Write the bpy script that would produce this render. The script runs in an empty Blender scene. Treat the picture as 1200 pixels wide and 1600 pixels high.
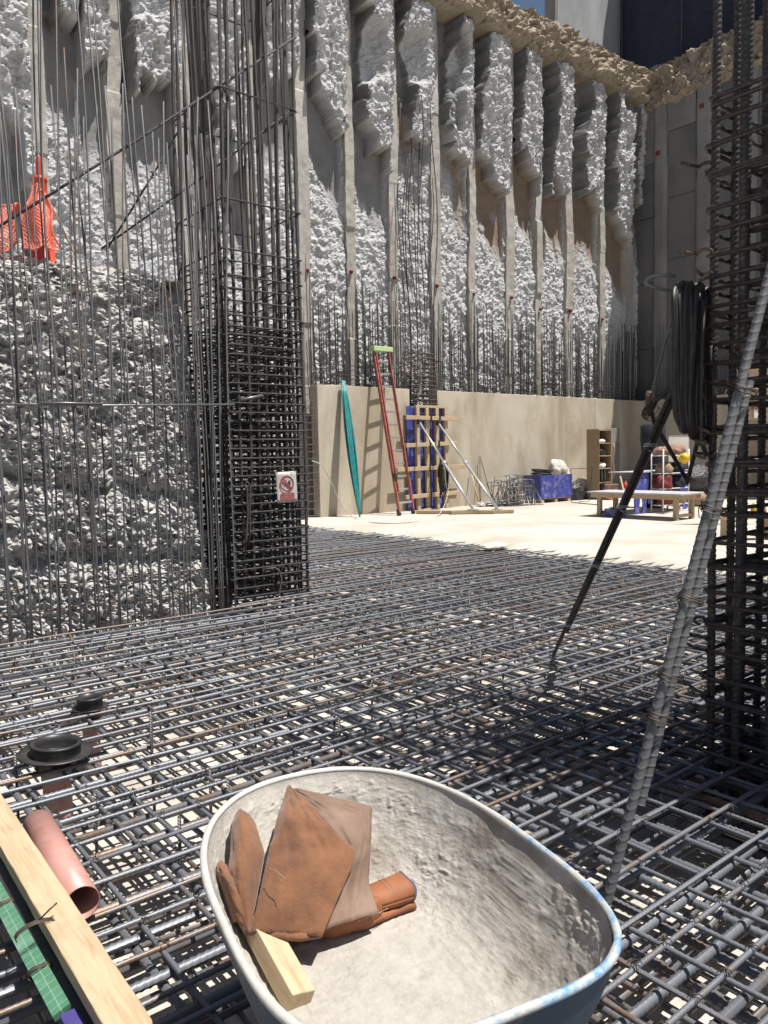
import bpy, bmesh, math, random
import numpy as np
from mathutils import Vector, Matrix
random.seed(7)
RNG = np.random.default_rng(7)
R = math.radians
SC = bpy.context.scene
COL = SC.collection

# ------------------------------------------------------------------ camera
CAM_Z = 1.5
cam_d = bpy.data.cameras.new('camera'); cam = bpy.data.objects.new('camera', cam_d); COL.objects.link(cam)
cam_d.sensor_fit = 'VERTICAL'; cam_d.sensor_height = 36.0; cam_d.lens = 27.0
cam_d.clip_start = 0.05; cam_d.clip_end = 2000
CAM_YAW = math.atan2(0.625, 0.78)        # the site grid runs along world X and Y; the camera is turned to it
CAM_M = Matrix.Translation((0, 0, CAM_Z)) @ Matrix.Rotation(-CAM_YAW, 4, 'Z') @ Matrix.Rotation(R(90 - 4.2), 4, 'X') @ Matrix.Rotation(R(-1.15), 4, 'Z')
cam.matrix_world = CAM_M
SC.camera = cam

# ------------------------------------------------------------------ sky, sun, exposure
SUN_DIR = Vector((0.50, -0.86, 0)).normalized()      # horizontal direction towards the sun
SUN_EL = R(69.5)
world = bpy.data.worlds.new('World'); SC.world = world; world.use_nodes = True
wn = world.node_tree.nodes; wl = world.node_tree.links
bg = wn['Background']; sky = wn.new('ShaderNodeTexSky')
sky.sky_type = 'NISHITA'; sky.sun_disc = False
sky.sun_elevation = SUN_EL
sky.sun_rotation = math.atan2(SUN_DIR.x, SUN_DIR.y)
sky.air_density = 1.0; sky.dust_density = 1.5; sky.ozone_density = 1.0
wl.new(sky.outputs[0], bg.inputs[0]); bg.inputs[1].default_value = 0.05
sun_d = bpy.data.lights.new('sun', 'SUN'); sun = bpy.data.objects.new('sun', sun_d); COL.objects.link(sun)
sun_d.energy = 5.0; sun_d.angle = R(0.5); sun_d.color = (1.0, 0.955, 0.88)
sd = Vector((SUN_DIR.x * math.cos(SUN_EL), SUN_DIR.y * math.cos(SUN_EL), math.sin(SUN_EL)))
sun.rotation_euler = sd.to_track_quat('Z', 'Y').to_euler()
sun.location = (0, 0, 40)
SC.view_settings.view_transform = 'Standard'; SC.view_settings.look = 'None'
SC.cycles.max_bounces = 6; SC.cycles.diffuse_bounces = 3; SC.cycles.glossy_bounces = 2
SC.view_settings.gamma = 1.0; SC.view_settings.exposure = 0.60

# ------------------------------------------------------------------ site grid: p runs along the far wall, q runs towards it
AU = 0.0
UX = Vector((1, 0, 0)); VX = Vector((0, 1, 0)); ZX = Vector((0, 0, 1))
XX = Vector((math.cos(CAM_YAW), -math.sin(CAM_YAW), 0)); YX = Vector((math.sin(CAM_YAW), math.cos(CAM_YAW), 0))   # right of / ahead of the camera
def C3(x, y, z=0.0): return XX * x + YX * y + ZX * z
def W(p, q, z=0.0): return UX * p + VX * q + ZX * z
def pq(w): return w.dot(UX), w.dot(VX)
def ray(px, py):
    return (CAM_M.to_3x3() @ Vector(((px - 600) / 1200, (800 - py) / 1200, -1)))
O = Vector((0, 0, CAM_Z))
def onz(px, py, z=0.0):
    d = ray(px, py); return O + d * ((z - CAM_Z) / d.z)
def onq(px, py, q):
    d = ray(px, py); return O + d * (q / d.dot(VX))
def onp(px, py, p):
    d = ray(px, py); return O + d * (p / d.dot(UX))
def atd(px, py, y):
    d = ray(px, py); return O + d * (y / d.dot(YX))
SLAB = 0.045
def onslab(px, py, qmax=15.0):
    w = onz(px, py, SLAB); p, q = pq(w)
    if q > qmax:
        w = onq(px, py, qmax); w.z = SLAB
    return w

# ------------------------------------------------------------------ noise
def _h(ix, iy, iz, seed):
    h = (ix.astype(np.int64) * 73856093) ^ (iy.astype(np.int64) * 19349663) ^ (iz.astype(np.int64) * 83492791) ^ np.int64(seed * 97531)
    h &= 0xffffffff
    h = ((h ^ (h >> 15)) * 2246822519) & 0xffffffff
    h = ((h ^ (h >> 13)) * 3266489917) & 0xffffffff
    return ((h ^ (h >> 16)) & 0xffffff) / float(0xffffff)
def vn(x, y, z, seed=0):
    fx, fy, fz = np.floor(x), np.floor(y), np.floor(z)
    tx, ty, tz = x - fx, y - fy, z - fz
    tx = tx * tx * (3 - 2 * tx); ty = ty * ty * (3 - 2 * ty); tz = tz * tz * (3 - 2 * tz)
    o = 0
    for a in (0, 1):
        for b in (0, 1):
            for c in (0, 1):
                w = (tx if a else 1 - tx) * (ty if b else 1 - ty) * (tz if c else 1 - tz)
                o = o + w * _h(fx + a, fy + b, fz + c, seed)
    return o * 2 - 1
def fbm(x, y, z, octv=4, seed=0, ridged=False):
    x, y, z = np.broadcast_arrays(np.asarray(x, float), np.asarray(y, float), np.asarray(z, float))
    s = 0; a = 1.0; t = 0
    for k in range(octv):
        n = vn(x, y, z, seed + 17 * k)
        if ridged: n = 1 - 2 * np.abs(n)
        s = s + a * n; t += a; a *= 0.5
        x, y, z = x * 2.03 + 5.1, y * 2.03 + 1.7, z * 2.03 + 9.2
    return s / t
def facet(x, y, z, seed=0, tilt=1.0):
    """broken-stone relief: every cell of a jittered lattice is a tilted flat face"""
    x, y, z = np.broadcast_arrays(np.asarray(x, float), np.asarray(y, float), np.asarray(z, float))
    fx, fy, fz = np.floor(x), np.floor(y), np.floor(z)
    flat3 = not np.any(z)
    best = np.full(x.shape, 9.0); out = np.zeros(x.shape)
    for a in (-1, 0, 1):
        for b in (-1, 0, 1):
            for c in ((0,) if flat3 else (-1, 0, 1)):
                cx, cy, cz = fx + a, fy + b, fz + c
                dx = x - cx - _h(cx, cy, cz, seed + 1); dy = y - cy - _h(cx, cy, cz, seed + 2)
                dz = 0 * x if flat3 else z - cz - _h(cx, cy, cz, seed + 3)
                d = dx * dx + dy * dy + dz * dz
                h = (_h(cx, cy, cz, seed + 4) - 0.5) + tilt * (dx * (_h(cx, cy, cz, seed + 5) - 0.5) + dy * (_h(cx, cy, cz, seed + 6) - 0.5) + dz * (_h(cx, cy, cz, seed + 7) - 0.5)) * 2
                m = d < best; best = np.where(m, d, best); out = np.where(m, h, out)
    return out
def sstep(a, b, x):
    t = np.clip((x - a) / (b - a), 0, 1); return t * t * (3 - 2 * t)

# ------------------------------------------------------------------ materials
def _mat(name):
    m = bpy.data.materials.new(name); m.use_nodes = True
    n = m.node_tree.nodes; return m, n, m.node_tree.links, n['Principled BSDF']
def _noise(n, l, co, scale, detail=6, rough=0.6, dist=0.0):
    t = n.new('ShaderNodeTexNoise'); t.inputs['Scale'].default_value = scale
    t.inputs['Detail'].default_value = detail; t.inputs['Roughness'].default_value = rough
    t.inputs['Distortion'].default_value = dist
    l.new(co, t.inputs['Vector']); return t.outputs['Fac']
def _ramp(n, l, fac, stops):
    r = n.new('ShaderNodeValToRGB'); e = r.color_ramp.elements
    while len(e) < len(stops): e.new(0.5)
    for k, (pos, c) in enumerate(stops):
        e[k].position = pos; e[k].color = (c[0], c[1], c[2], 1)
    l.new(fac, r.inputs[0]); return r.outputs[0]
def _mix(n, l, fac, a, b, mode='MIX'):
    m = n.new('ShaderNodeMix'); m.data_type = 'RGBA'; m.blend_type = mode
    for inp, v in ((m.inputs[0], fac), (m.inputs[6], a), (m.inputs[7], b)):
        if isinstance(v, (int, float)): inp.default_value = v
        elif isinstance(v, tuple): inp.default_value = (v[0], v[1], v[2], 1)
        else: l.new(v, inp)
    return m.outputs[2]
def _math(n, l, op, a, b=None):
    m = n.new('ShaderNodeMath'); m.operation = op
    for i, v in enumerate((a, b)):
        if v is None: continue
        if isinstance(v, (int, float)): m.inputs[i].default_value = v
        else: l.new(v, m.inputs[i])
    return m.outputs[0]
def _bump(n, l, h, strength, dist, bsdf, prev=None):
    b = n.new('ShaderNodeBump'); b.inputs['Strength'].default_value = strength; b.inputs['Distance'].default_value = dist
    l.new(h, b.inputs['Height'])
    if prev is not None: l.new(prev, b.inputs['Normal'])
    l.new(b.outputs[0], bsdf.inputs['Normal']); return b.outputs[0]
def _co(n, l, scale=(1, 1, 1), kind='Object'):
    t = n.new('ShaderNodeTexCoord')
    if kind == 'World':
        g = n.new('ShaderNodeNewGeometry'); src = g.outputs['Position']
    else: src = t.outputs[kind]
    if scale == (1, 1, 1): return src
    mp = n.new('ShaderNodeMapping'); mp.inputs['Scale'].default_value = scale
    l.new(src, mp.inputs['Vector']); return mp.outputs[0]
def simple(name, c1, c2=None, scale=8, rough=0.6, metal=0.0, bump=0.0, bscale=40, bdist=0.005, stretch=(1, 1, 1), var=0.0, lo=0.35, hi=0.65, spec=0.5, sheen=0.0):
    m, n, l, b = _mat(name); co = _co(n, l, stretch)
    b.inputs['Roughness'].default_value = rough; b.inputs['Metallic'].default_value = metal
    b.inputs['Specular IOR Level'].default_value = spec
    if sheen: b.inputs['Sheen Weight'].default_value = sheen
    c2 = c2 or tuple(x * 0.72 for x in c1)
    col = _ramp(n, l, _noise(n, l, co, scale), [(lo, c2), (hi, c1)])
    if var:
        oi = n.new('ShaderNodeObjectInfo')
        v = _math(n, l, 'ADD', _math(n, l, 'MULTIPLY', oi.outputs['Random'], var), 1 - var * 0.5)
        hs = n.new('ShaderNodeHueSaturation'); l.new(v, hs.inputs['Value']); l.new(col, hs.inputs['Color']); col = hs.outputs[0]
    l.new(col, b.inputs['Base Color'])
    if bump: _bump(n, l, _noise(n, l, co, bscale, 8, 0.65), bump, bdist, b)
    return m
def rebar_mat(name, steel, rust, rustlo, rusthi, ribs=0.0, pitch=0.014, rough=0.5, metal=0.35, rv=0.16):
    m, n, l, b = _mat(name); co = _co(n, l, (6, 6, 6))
    oi = n.new('ShaderNodeObjectInfo')
    f = _noise(n, l, co, 1.3, 6, 0.7)
    f = _math(n, l, 'ADD', f, _math(n, l, 'MULTIPLY', _math(n, l, 'SUBTRACT', oi.outputs['Random'], 0.5), rv))
    col = _ramp(n, l, f, [(rustlo, steel), (rusthi, rust)])
    dust = _noise(n, l, co, 8.0, 4, 0.6)
    col = _mix(n, l, _ramp(n, l, dust, [(0.5, (0, 0, 0)), (0.75, (0.35, 0.35, 0.35))]), col, (0.25, 0.25, 0.25))
    l.new(col, b.inputs['Base Color'])
    b.inputs['Metallic'].default_value = metal; b.inputs['Roughness'].default_value = rough
    if ribs:
        uv = n.new('ShaderNodeUVMap'); uv.uv_map = 'UVMap'
        sp = n.new('ShaderNodeSeparateXYZ'); l.new(uv.outputs[0], sp.inputs[0])
        tri = _math(n, l, 'ABSOLUTE', _math(n, l, 'SUBTRACT', _math(n, l, 'MULTIPLY', sp.outputs[1], 2.0), 1.0))
        s = _math(n, l, 'SINE', _math(n, l, 'MULTIPLY', _math(n, l, 'ADD', _math(n, l, 'MULTIPLY', sp.outputs[0], 1 / pitch), _math(n, l, 'MULTIPLY', tri, 1.6)), 6.2832))
        _bump(n, l, s, ribs, 0.0025, b)
    return m
M = {}
M['steel'] = rebar_mat('rebar_steel', (0.165, 0.176, 0.198), (0.185, 0.125, 0.09), 0.54, 0.74, 0.0, rough=0.5, metal=0.4, rv=0.38)
M['steel_rib'] = rebar_mat('rebar_steel_ribbed', (0.12, 0.125, 0.135), (0.14, 0.085, 0.06), 0.5, 0.75, 0.7, rough=0.5, metal=0.4)
M['steel_dark'] = rebar_mat('rebar_dark', (0.045, 0.043, 0.043), (0.075, 0.052, 0.042), 0.5, 0.8, 0.8, 0.02, rough=0.72, metal=0.1)
M['steel_darkplain'] = rebar_mat('rebar_dark_plain', (0.042, 0.039, 0.039), (0.075, 0.048, 0.036), 0.45, 0.75, 0.0, rough=0.5, metal=0.3)
M['steel_rust'] = rebar_mat('rebar_rusty', (0.095, 0.078, 0.066), (0.165, 0.10, 0.07), 0.40, 0.65, 0.5, rough=0.65, metal=0.2)
M['steel_grey'] = rebar_mat('rebar_grey', (0.17, 0.172, 0.178), (0.14, 0.10, 0.08), 0.6, 0.85, 0.0, rough=0.42, metal=0.5)
M['rope'] = simple('dirty_rope', (0.085, 0.068, 0.055), (0.05, 0.04, 0.034), 40, 0.9)
M['wire'] = simple('tie_wire', (0.05, 0.045, 0.042), (0.10, 0.07, 0.05), 30, 0.5, 0.5)
def concrete(name, c1, c2, stain, s_amt=0.5, bump=0.35, bscale=18, vert=0.35, fine=60):
    m, n, l, b = _mat(name); co = _co(n, l, (1, 1, 1), 'World')
    mp = n.new('ShaderNodeMapping'); mp.inputs['Scale'].default_value = (1, 1, vert); l.new(co, mp.inputs[0])
    a = _ramp(n, l, _noise(n, l, co, 1.1, 8, 0.65, 0.4), [(0.3, c2), (0.7, c1)])
    st = _ramp(n, l, _noise(n, l, mp.outputs[0], 0.75, 7, 0.62, 0.6), [(0.42, (0, 0, 0)), (0.60, (s_amt,) * 3)])
    a = _mix(n, l, st, a, stain)
    sp = _ramp(n, l, _noise(n, l, co, fine, 3, 0.6), [(0.3, (0.80,) * 3), (0.62, (1.06,) * 3)])
    a = _mix(n, l, 1.0, a, sp, 'MULTIPLY')
    l.new(a, b.inputs['Base Color']); b.inputs['Roughness'].default_value = 0.88
    b.inputs['Specular IOR Level'].default_value = 0.25
    nb = _bump(n, l, _noise(n, l, co, bscale, 8, 0.7), bump, 0.02, b)
    return m
M['slab'] = concrete('slab_concrete', (0.54, 0.515, 0.47), (0.47, 0.445, 0.40), (0.38, 0.345, 0.29), 0.7, 0.25, 9, 1.0)
M['blinding'] = concrete('blinding_concrete', (0.62, 0.585, 0.53), (0.46, 0.43, 0.385), (0.34, 0.30, 0.255), 0.55, 0.5, 7, 1.0)
M['wall_conc'] = concrete('cast_concrete', (0.56, 0.505, 0.42), (0.47, 0.42, 0.34), (0.34, 0.275, 0.195), 0.8, 0.18, 14)
M['pile'] = concrete('pile_concrete', (0.46, 0.445, 0.42), (0.36, 0.345, 0.32), (0.28, 0.245, 0.20), 0.5, 0.4, 16)
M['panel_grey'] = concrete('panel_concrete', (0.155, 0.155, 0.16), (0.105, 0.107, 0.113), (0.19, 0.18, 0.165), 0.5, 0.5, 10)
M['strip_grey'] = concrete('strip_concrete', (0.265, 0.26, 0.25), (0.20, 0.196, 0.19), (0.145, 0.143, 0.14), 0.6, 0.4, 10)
M['facade'] = concrete('facade_render', (0.34, 0.36, 0.385), (0.29, 0.305, 0.325), (0.22, 0.225, 0.235), 0.6, 0.4, 10)
def rough_mat(name, c1, c2, soil, bump=0.6, bs=26, bd=0.025):
    m, n, l, b = _mat(name); co = _co(n, l, (1, 1, 1), 'World')
    a = _ramp(n, l, _noise(n, l, co, 3.2, 9, 0.72, 0.3), [(0.3, c2), (0.68, c1)])
    at = n.new('ShaderNodeAttribute'); at.attribute_name = 'soil'
    so = _ramp(n, l, _noise(n, l, co, 2.0, 7, 0.7), [(0.3, tuple(x * 0.7 for x in soil)), (0.7, soil)])
    a = _mix(n, l, at.outputs['Fac'], a, so)
    at2 = n.new('ShaderNodeAttribute'); at2.attribute_name = 'old_face_shade'
    a = _mix(n, l, at2.outputs['Fac'], a, _ramp(n, l, _noise(n, l, co, 1.4, 6, 0.65), [(0.3, (0.135, 0.135, 0.138)), (0.7, (0.22, 0.217, 0.21))]))  # old smooth concrete, toned darker to deepen the shade in recesses
    sp = _ramp(n, l, _noise(n, l, co, 38, 4, 0.7), [(0.28, (0.84,) * 3), (0.6, (1.05,) * 3)])
    a = _mix(n, l, 1.0, a, sp, 'MULTIPLY')
    l.new(a, b.inputs['Base Color']); b.inputs['Roughness'].default_value = 0.95
    b.inputs['Specular IOR Level'].default_value = 0.2
    _bump(n, l, _noise(n, l, co, bs, 8, 0.75), bump, bd, b)
    return m
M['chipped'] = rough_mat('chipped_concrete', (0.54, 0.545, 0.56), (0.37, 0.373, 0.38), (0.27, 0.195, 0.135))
M['rock'] = rough_mat('rubble_concrete', (0.54, 0.535, 0.525), (0.36, 0.355, 0.345), (0.55, 0.46, 0.34))
M['soil'] = rough_mat('dry_soil', (0.37, 0.315, 0.25), (0.24, 0.20, 0.155), (0.30, 0.21, 0.13))
M['crust'] = rough_mat('mortar_crust', (0.435, 0.41, 0.372), (0.355, 0.332, 0.30), (0.27, 0.235, 0.195), 0.6, 55, 0.008)
def wood(name, c1, c2, scale=3.0, sx=(1, 14, 14), rough=0.7):
    m, n, l, b = _mat(name); co = _co(n, l, sx)
    g = _noise(n, l, co, scale, 5, 0.6, 1.2)
    a = _ramp(n, l, g, [(0.3, c2), (0.52, c1), (0.7, tuple(x * 1.08 for x in c1))])
    co2 = _co(n, l); a = _mix(n, l, _ramp(n, l, _noise(n, l, co2, 5, 5, 0.6), [(0.55, (0,) * 3), (0.75, (0.35,) * 3)]), a, tuple(x * 0.55 for x in c2))
    l.new(a, b.inputs['Base Color']); b.inputs['Roughness'].default_value = rough
    _bump(n, l, g, 0.35, 0.004, b); return m
M['wood'] = wood('pine_wood', (0.47, 0.36, 0.235), (0.36, 0.26, 0.15))
M['wood_old'] = wood('weathered_wood', (0.42, 0.315, 0.20), (0.28, 0.19, 0.11))
M['wood_brown'] = wood('brown_board', (0.30, 0.21, 0.13), (0.20, 0.135, 0.08))
M['blue_ply'] = simple('blue_film_plywood', (0.045, 0.055, 0.27), (0.24, 0.25, 0.42), 6, 0.5, bump=0.15, lo=0.30, hi=0.50)
M['leather_suede'] = simple('suede_leather', (0.255, 0.118, 0.058), (0.125, 0.062, 0.037), 8, 0.95, bump=0.9, bscale=70, bdist=0.004, lo=0.3, hi=0.7, spec=0.15, sheen=0.3)
M['leather_smooth'] = simple('grain_leather', (0.235, 0.158, 0.118), (0.165, 0.108, 0.08), 10, 0.7, bump=0.35, bscale=90, bdist=0.002, spec=0.3)
M['leather_cuff'] = simple('orange_cuff_leather', (0.29, 0.112, 0.05), (0.20, 0.075, 0.038), 12, 0.65, bump=0.25, bscale=80, bdist=0.002, spec=0.3)
M['lining'] = simple('blue_lining', (0.10, 0.12, 0.20), None, 20, 0.9)
M['stitch'] = simple('cream_stitching', (0.6, 0.5, 0.38), None, 20, 0.8)
M['pvc'] = simple('terracotta_pvc', (0.40, 0.175, 0.145), (0.47, 0.27, 0.235), 9, 0.45, bump=0.05, lo=0.35, hi=0.75)
M['pvc_grey'] = simple('grey_pipe_collar', (0.45, 0.43, 0.40), (0.3, 0.28, 0.26), 14, 0.7)
M['black_plastic'] = simple('black_plastic', (0.022, 0.022, 0.024), (0.045, 0.043, 0.042), 12, 0.42, spec=0.5)
M['black_rubber'] = simple('black_rubber', (0.013, 0.013, 0.014), (0.035, 0.033, 0.032), 14, 0.55)
M['red_fibre'] = simple('red_fibreglass', (0.29, 0.065, 0.05), (0.42, 0.20, 0.165), 12, 0.5, lo=0.25, hi=0.55)
M['alu'] = simple('aluminium', (0.62, 0.62, 0.61), (0.45, 0.45, 0.44), 16, 0.4, 0.7)
M['galv'] = simple('galvanised_steel', (0.60, 0.61, 0.62), (0.45, 0.46, 0.48), 12, 0.42, 0.55)
M['lime'] = simple('lime_plastic', (0.42, 0.60, 0.24), (0.50, 0.58, 0.36), 10, 0.6)
M['teal'] = simple('teal_hose', (0.03, 0.25, 0.255), (0.02, 0.17, 0.18), 8, 0.45, var=0.3)
M['orange'] = simple('orange_plastic', (0.75, 0.075, 0.03), (0.60, 0.06, 0.03), 8, 0.5)
M['orange_net'] = simple('orange_netting', (0.80, 0.13, 0.07), (0.75, 0.25, 0.18), 20, 0.5)
M['white'] = simple('white_plastic', (0.75, 0.74, 0.72), (0.6, 0.59, 0.57), 10, 0.5)
M['white_dirty'] = simple('dirty_white_sack', (0.58, 0.55, 0.50), (0.40, 0.37, 0.33), 7, 0.7, bump=0.5, bscale=14, bdist=0.02)
M['black_bag'] = simple('black_bag', (0.018, 0.018, 0.02), (0.04, 0.04, 0.045), 10, 0.32, bump=0.8, bscale=10, bdist=0.05)
M['table_top'] = simple('worn_pale_board', (0.46, 0.46, 0.50), (0.36, 0.35, 0.36), 5, 0.6)
M['red'] = simple('red_paint', (0.42, 0.03, 0.03), None, 10, 0.5)
M['sign_red'] = simple('sign_red', (0.36, 0.05, 0.06), (0.28, 0.05, 0.055), 60, 0.6)
M['sign_white'] = simple('sign_board', (0.55, 0.53, 0.49), (0.42, 0.40, 0.37), 40, 0.6)
M['black'] = simple('black_print', (0.03, 0.035, 0.03), None, 30, 0.7)
M['yellow'] = simple('yellow_helmet_plastic', (0.78, 0.50, 0.02), None, 10, 0.35)
M['navy'] = simple('navy_fabric', (0.013, 0.017, 0.032), (0.008, 0.010, 0.020), 6, 0.85, bump=0.5, bscale=12, bdist=0.03)
M['navy_net'] = simple('navy_shade_net', (0.024, 0.032, 0.062), (0.012, 0.016, 0.032), 2.5, 0.8, bump=0.6, bscale=5, bdist=0.08, stretch=(1, 1, 6))
M['grey_board'] = simple('grey_board', (0.27, 0.25, 0.225), None, 6, 0.8)
M['peach'] = simple('peach_sack', (0.32, 0.19, 0.14), (0.20, 0.115, 0.085), 8, 0.85, bump=0.4, bscale=12, bdist=0.03)
M['dark_red'] = simple('dark_red_fabric', (0.22, 0.025, 0.03), (0.10, 0.014, 0.018), 9, 0.8, bump=0.4, bscale=14, bdist=0.03)
M['green_print'] = None
def barrow_paint():
    m, n, l, b = _mat('worn_blue_paint'); co = _co(n, l)
    at = n.new('ShaderNodeAttribute'); at.attribute_name = 'wear'
    a = _ramp(n, l, _math(n, l, 'ADD', _noise(n, l, co, 22, 8, 0.75), at.outputs['Fac']), [(0.34, (0.10, 0.25, 0.48)), (0.45, (0.30, 0.38, 0.46)), (0.53, (0.46, 0.445, 0.41)), (0.8, (0.56, 0.54, 0.50))])
    l.new(a, b.inputs['Base Color']); b.inputs['Roughness'].default_value = 0.55
    _bump(n, l, _noise(n, l, co, 60, 6, 0.7), 0.5, 0.003, b); return m
M['barrow'] = barrow_paint()
M['barrow_shell'] = simple('dirty_shaded_blue_steel', (0.055, 0.085, 0.13), (0.20, 0.20, 0.195), 9, 0.6, bump=0.3, bscale=40, bdist=0.003, lo=0.30, hi=0.46)  # blue darkened to imitate shade on the outer side; grey patches are dirt
def green_print():
    m, n, l, b = _mat('green_printed_film'); co = _co(n, l)
    br = n.new('ShaderNodeTexBrick'); l.new(co, br.inputs[0]); br.offset = 0
    br.inputs['Scale'].default_value = 1.0; br.inputs['Brick Width'].default_value = 0.035; br.inputs['Row Height'].default_value = 0.035
    br.inputs['Mortar Size'].default_value = 0.0012
    br.inputs['Color1'].default_value = (0.075, 0.20, 0.12, 1); br.inputs['Color2'].default_value = (0.065, 0.18, 0.105, 1)
    br.inputs['Mortar'].default_value = (0.20, 0.34, 0.25, 1)
    a = _mix(n, l, _ramp(n, l, _noise(n, l, co, 9, 6, 0.7), [(0.5, (0,) * 3), (0.7, (0.4,) * 3)]), br.outputs[0], (0.33, 0.42, 0.34))
    l.new(a, b.inputs['Base Color']); b.inputs['Roughness'].default_value = 0.5; return m
M['green_print'] = green_print()

# ------------------------------------------------------------------ mesh builder
ORG = {}
class MB:
    def __init__(s): s.v = []; s.f = []; s.uv = []
    def add(s, vs, fs, uvs=None):
        o = len(s.v); s.v.extend([tuple(v) for v in vs]); s.f.extend([tuple(i + o for i in f) for f in fs])
        s.uv.extend(uvs if uvs is not None else [(0.0, 0.0)] * len(vs)); return s
    def box(s, c, h, ax=(XX, YX, ZX)):
        c = Vector(c); vs = []
        for k in (-1, 1):
            for j in (-1, 1):
                for i in (-1, 1):
                    vs.append(c + ax[0] * (i * h[0]) + ax[1] * (j * h[1]) + ax[2] * (k * h[2]))
        return s.add(vs, [(0, 2, 3, 1), (4, 5, 7, 6), (0, 1, 5, 4), (2, 6, 7, 3), (0, 4, 6, 2), (1, 3, 7, 5)])
    def ubox(s, p0, p1, q0, q1, z0, z1):
        return s.box(W((p0 + p1) / 2, (q0 + q1) / 2, (z0 + z1) / 2), ((p1 - p0) / 2, (q1 - q0) / 2, (z1 - z0) / 2), (UX, VX, ZX))
    def bar(s, a, b, w, h, up=ZX):
        a = Vector(a); b = Vector(b); d = (b - a); L = d.length; d.normalize()
        sd_ = d.cross(up)
        if sd_.length < 1e-4: sd_ = d.cross(XX)
        sd_.normalize(); n = sd_.cross(d)
        return s.box((a + b) / 2, (L / 2, w / 2, h / 2), (d, sd_, n))
    def tube(s, pts, r, n=8, closed=False, caps=True, flat=1.0):
        pts = [Vector(p) for p in pts]; N = len(pts)
        rs = r if isinstance(r, (list, tuple)) else [r] * N
        tan = []
        for i in range(N):
            if closed: t = pts[(i + 1) % N] - pts[i - 1]
            else: t = pts[min(i + 1, N - 1)] - pts[max(i - 1, 0)]
            tan.append(t.normalized() if t.length > 1e-9 else Vector((0, 0, 1)))
        ref = ZX if abs(tan[0].z) < 0.9 else XX
        nx = (ref - tan[0] * ref.dot(tan[0])).normalized()
        vs = []; uv = []; acc = 0.0
        idx = list(range(N)) + ([0] if closed else [])
        for c, i in enumerate(idx):
            if c: acc += (pts[i] - pts[idx[c - 1]]).length
            nx = (nx - tan[i] * nx.dot(tan[i]))
            nx = nx.normalized() if nx.length > 1e-6 else tan[i].orthogonal().normalized()
            ny = tan[i].cross(nx)
            for k in range(n + 1):
                a = 2 * math.pi * k / n
                vs.append(pts[i] + nx * (math.cos(a) * rs[i]) + ny * (math.sin(a) * rs[i] * flat)); uv.append((acc, k / n))
        fs = []
        for c in range(len(idx) - 1):
            for k in range(n):
                a = c * (n + 1) + k; b = a + n + 1
                fs.append((a, a + 1, b + 1, b))
        if caps and not closed:
            e = (len(idx) - 1) * (n + 1)
            fs.append(tuple(range(n - 1, -1, -1))); fs.append(tuple(e + k for k in range(n)))
        return s.add(vs, fs, uv)
    def lathe(s, c, prof, n=32, ax=ZX, cap0=False, cap1=False):
        ax = Vector(ax).normalized(); e1 = ax.orthogonal().normalized(); e2 = ax.cross(e1); c = Vector(c); vs = []
        for (r, z) in prof:
            for k in range(n):
                a = 2 * math.pi * k / n
                vs.append(c + ax * z + (e1 * math.cos(a) + e2 * math.sin(a)) * r)
        fs = []
        for i in range(len(prof) - 1):
            for k in range(n):
                k2 = (k + 1) % n; fs.append((i * n + k, i * n + k2, (i + 1) * n + k2, (i + 1) * n + k))
        if cap0: fs.append(tuple(range(n - 1, -1, -1)))
        if cap1: fs.append(tuple((len(prof) - 1) * n + k for k in range(n)))
        return s.add(vs, fs)
    def grid(s, P):
        P = np.asarray(P); a, b = P.shape[0], P.shape[1]
        vs = P.reshape(-1, 3).tolist()
        fs = [(i * b + j, i * b + j + 1, (i + 1) * b + j + 1, (i + 1) * b + j) for i in range(a - 1) for j in range(b - 1)]
        return s.add(vs, fs)
    def mesh(s, name, org=(0, 0, 0), smooth=False):
        me = bpy.data.meshes.new(name); o = Vector(org)
        me.from_pydata([(v[0] - o.x, v[1] - o.y, v[2] - o.z) for v in s.v], [], s.f)
        uvl = me.uv_layers.new(name='UVMap')
        li = np.empty(len(me.loops), np.int32); me.loops.foreach_get('vertex_index', li)
        uvl.data.foreach_set('uv', np.asarray(s.uv, np.float32)[li].ravel())
        if smooth: me.polygons.foreach_set('use_smooth', np.ones(len(me.polygons), bool))
        me.update(); return me
    def build(s, name, mat, parent=None, smooth=False, bevel=0.0, org=None, solid=0.0):
        if parent is not None: org = ORG[parent]
        elif org is None:
            a = np.asarray(s.v); org = ((a[:, 0].min() + a[:, 0].max()) / 2, (a[:, 1].min() + a[:, 1].max()) / 2, a[:, 2].min())
        me = s.mesh(name, org, smooth); me.materials.append(M[mat] if isinstance(mat, str) else mat)
        ob = bpy.data.objects.new(name, me); COL.objects.link(ob)
        if parent is not None: ob.parent = parent
        else: ob.location = org
        ORG[ob] = Vector(org)
        if solid:
            md = ob.modifiers.new('solid', 'SOLIDIFY'); md.thickness = solid; md.offset = 0
        if bevel:
            md = ob.modifiers.new('bevel', 'BEVEL'); md.width = bevel; md.segments = 2; md.limit_method = 'ANGLE'
        return ob
def tag(o, label=None, cat=None, group=None, kind=None):
    if label: o['label'] = label
    if cat: o['category'] = cat
    if group: o['group'] = group
    if kind: o['kind'] = kind
    return o
def thing(name, label, cat, loc, group=None):
    o = bpy.data.objects.new(name, None); COL.objects.link(o); o.location = loc; o.empty_display_size = 0.2
    ORG[o] = Vector(loc); return tag(o, label, cat, group)
def inst(name, me, parent, loc, rot=None):
    """a part that shares mesh data; loc is a world position"""
    o = bpy.data.objects.new(name, me); COL.objects.link(o); o.parent = parent
    o.location = Vector(loc) - ORG[parent]
    if rot is not None: o.rotation_euler = rot
    ORG[o] = Vector(loc); return o
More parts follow.
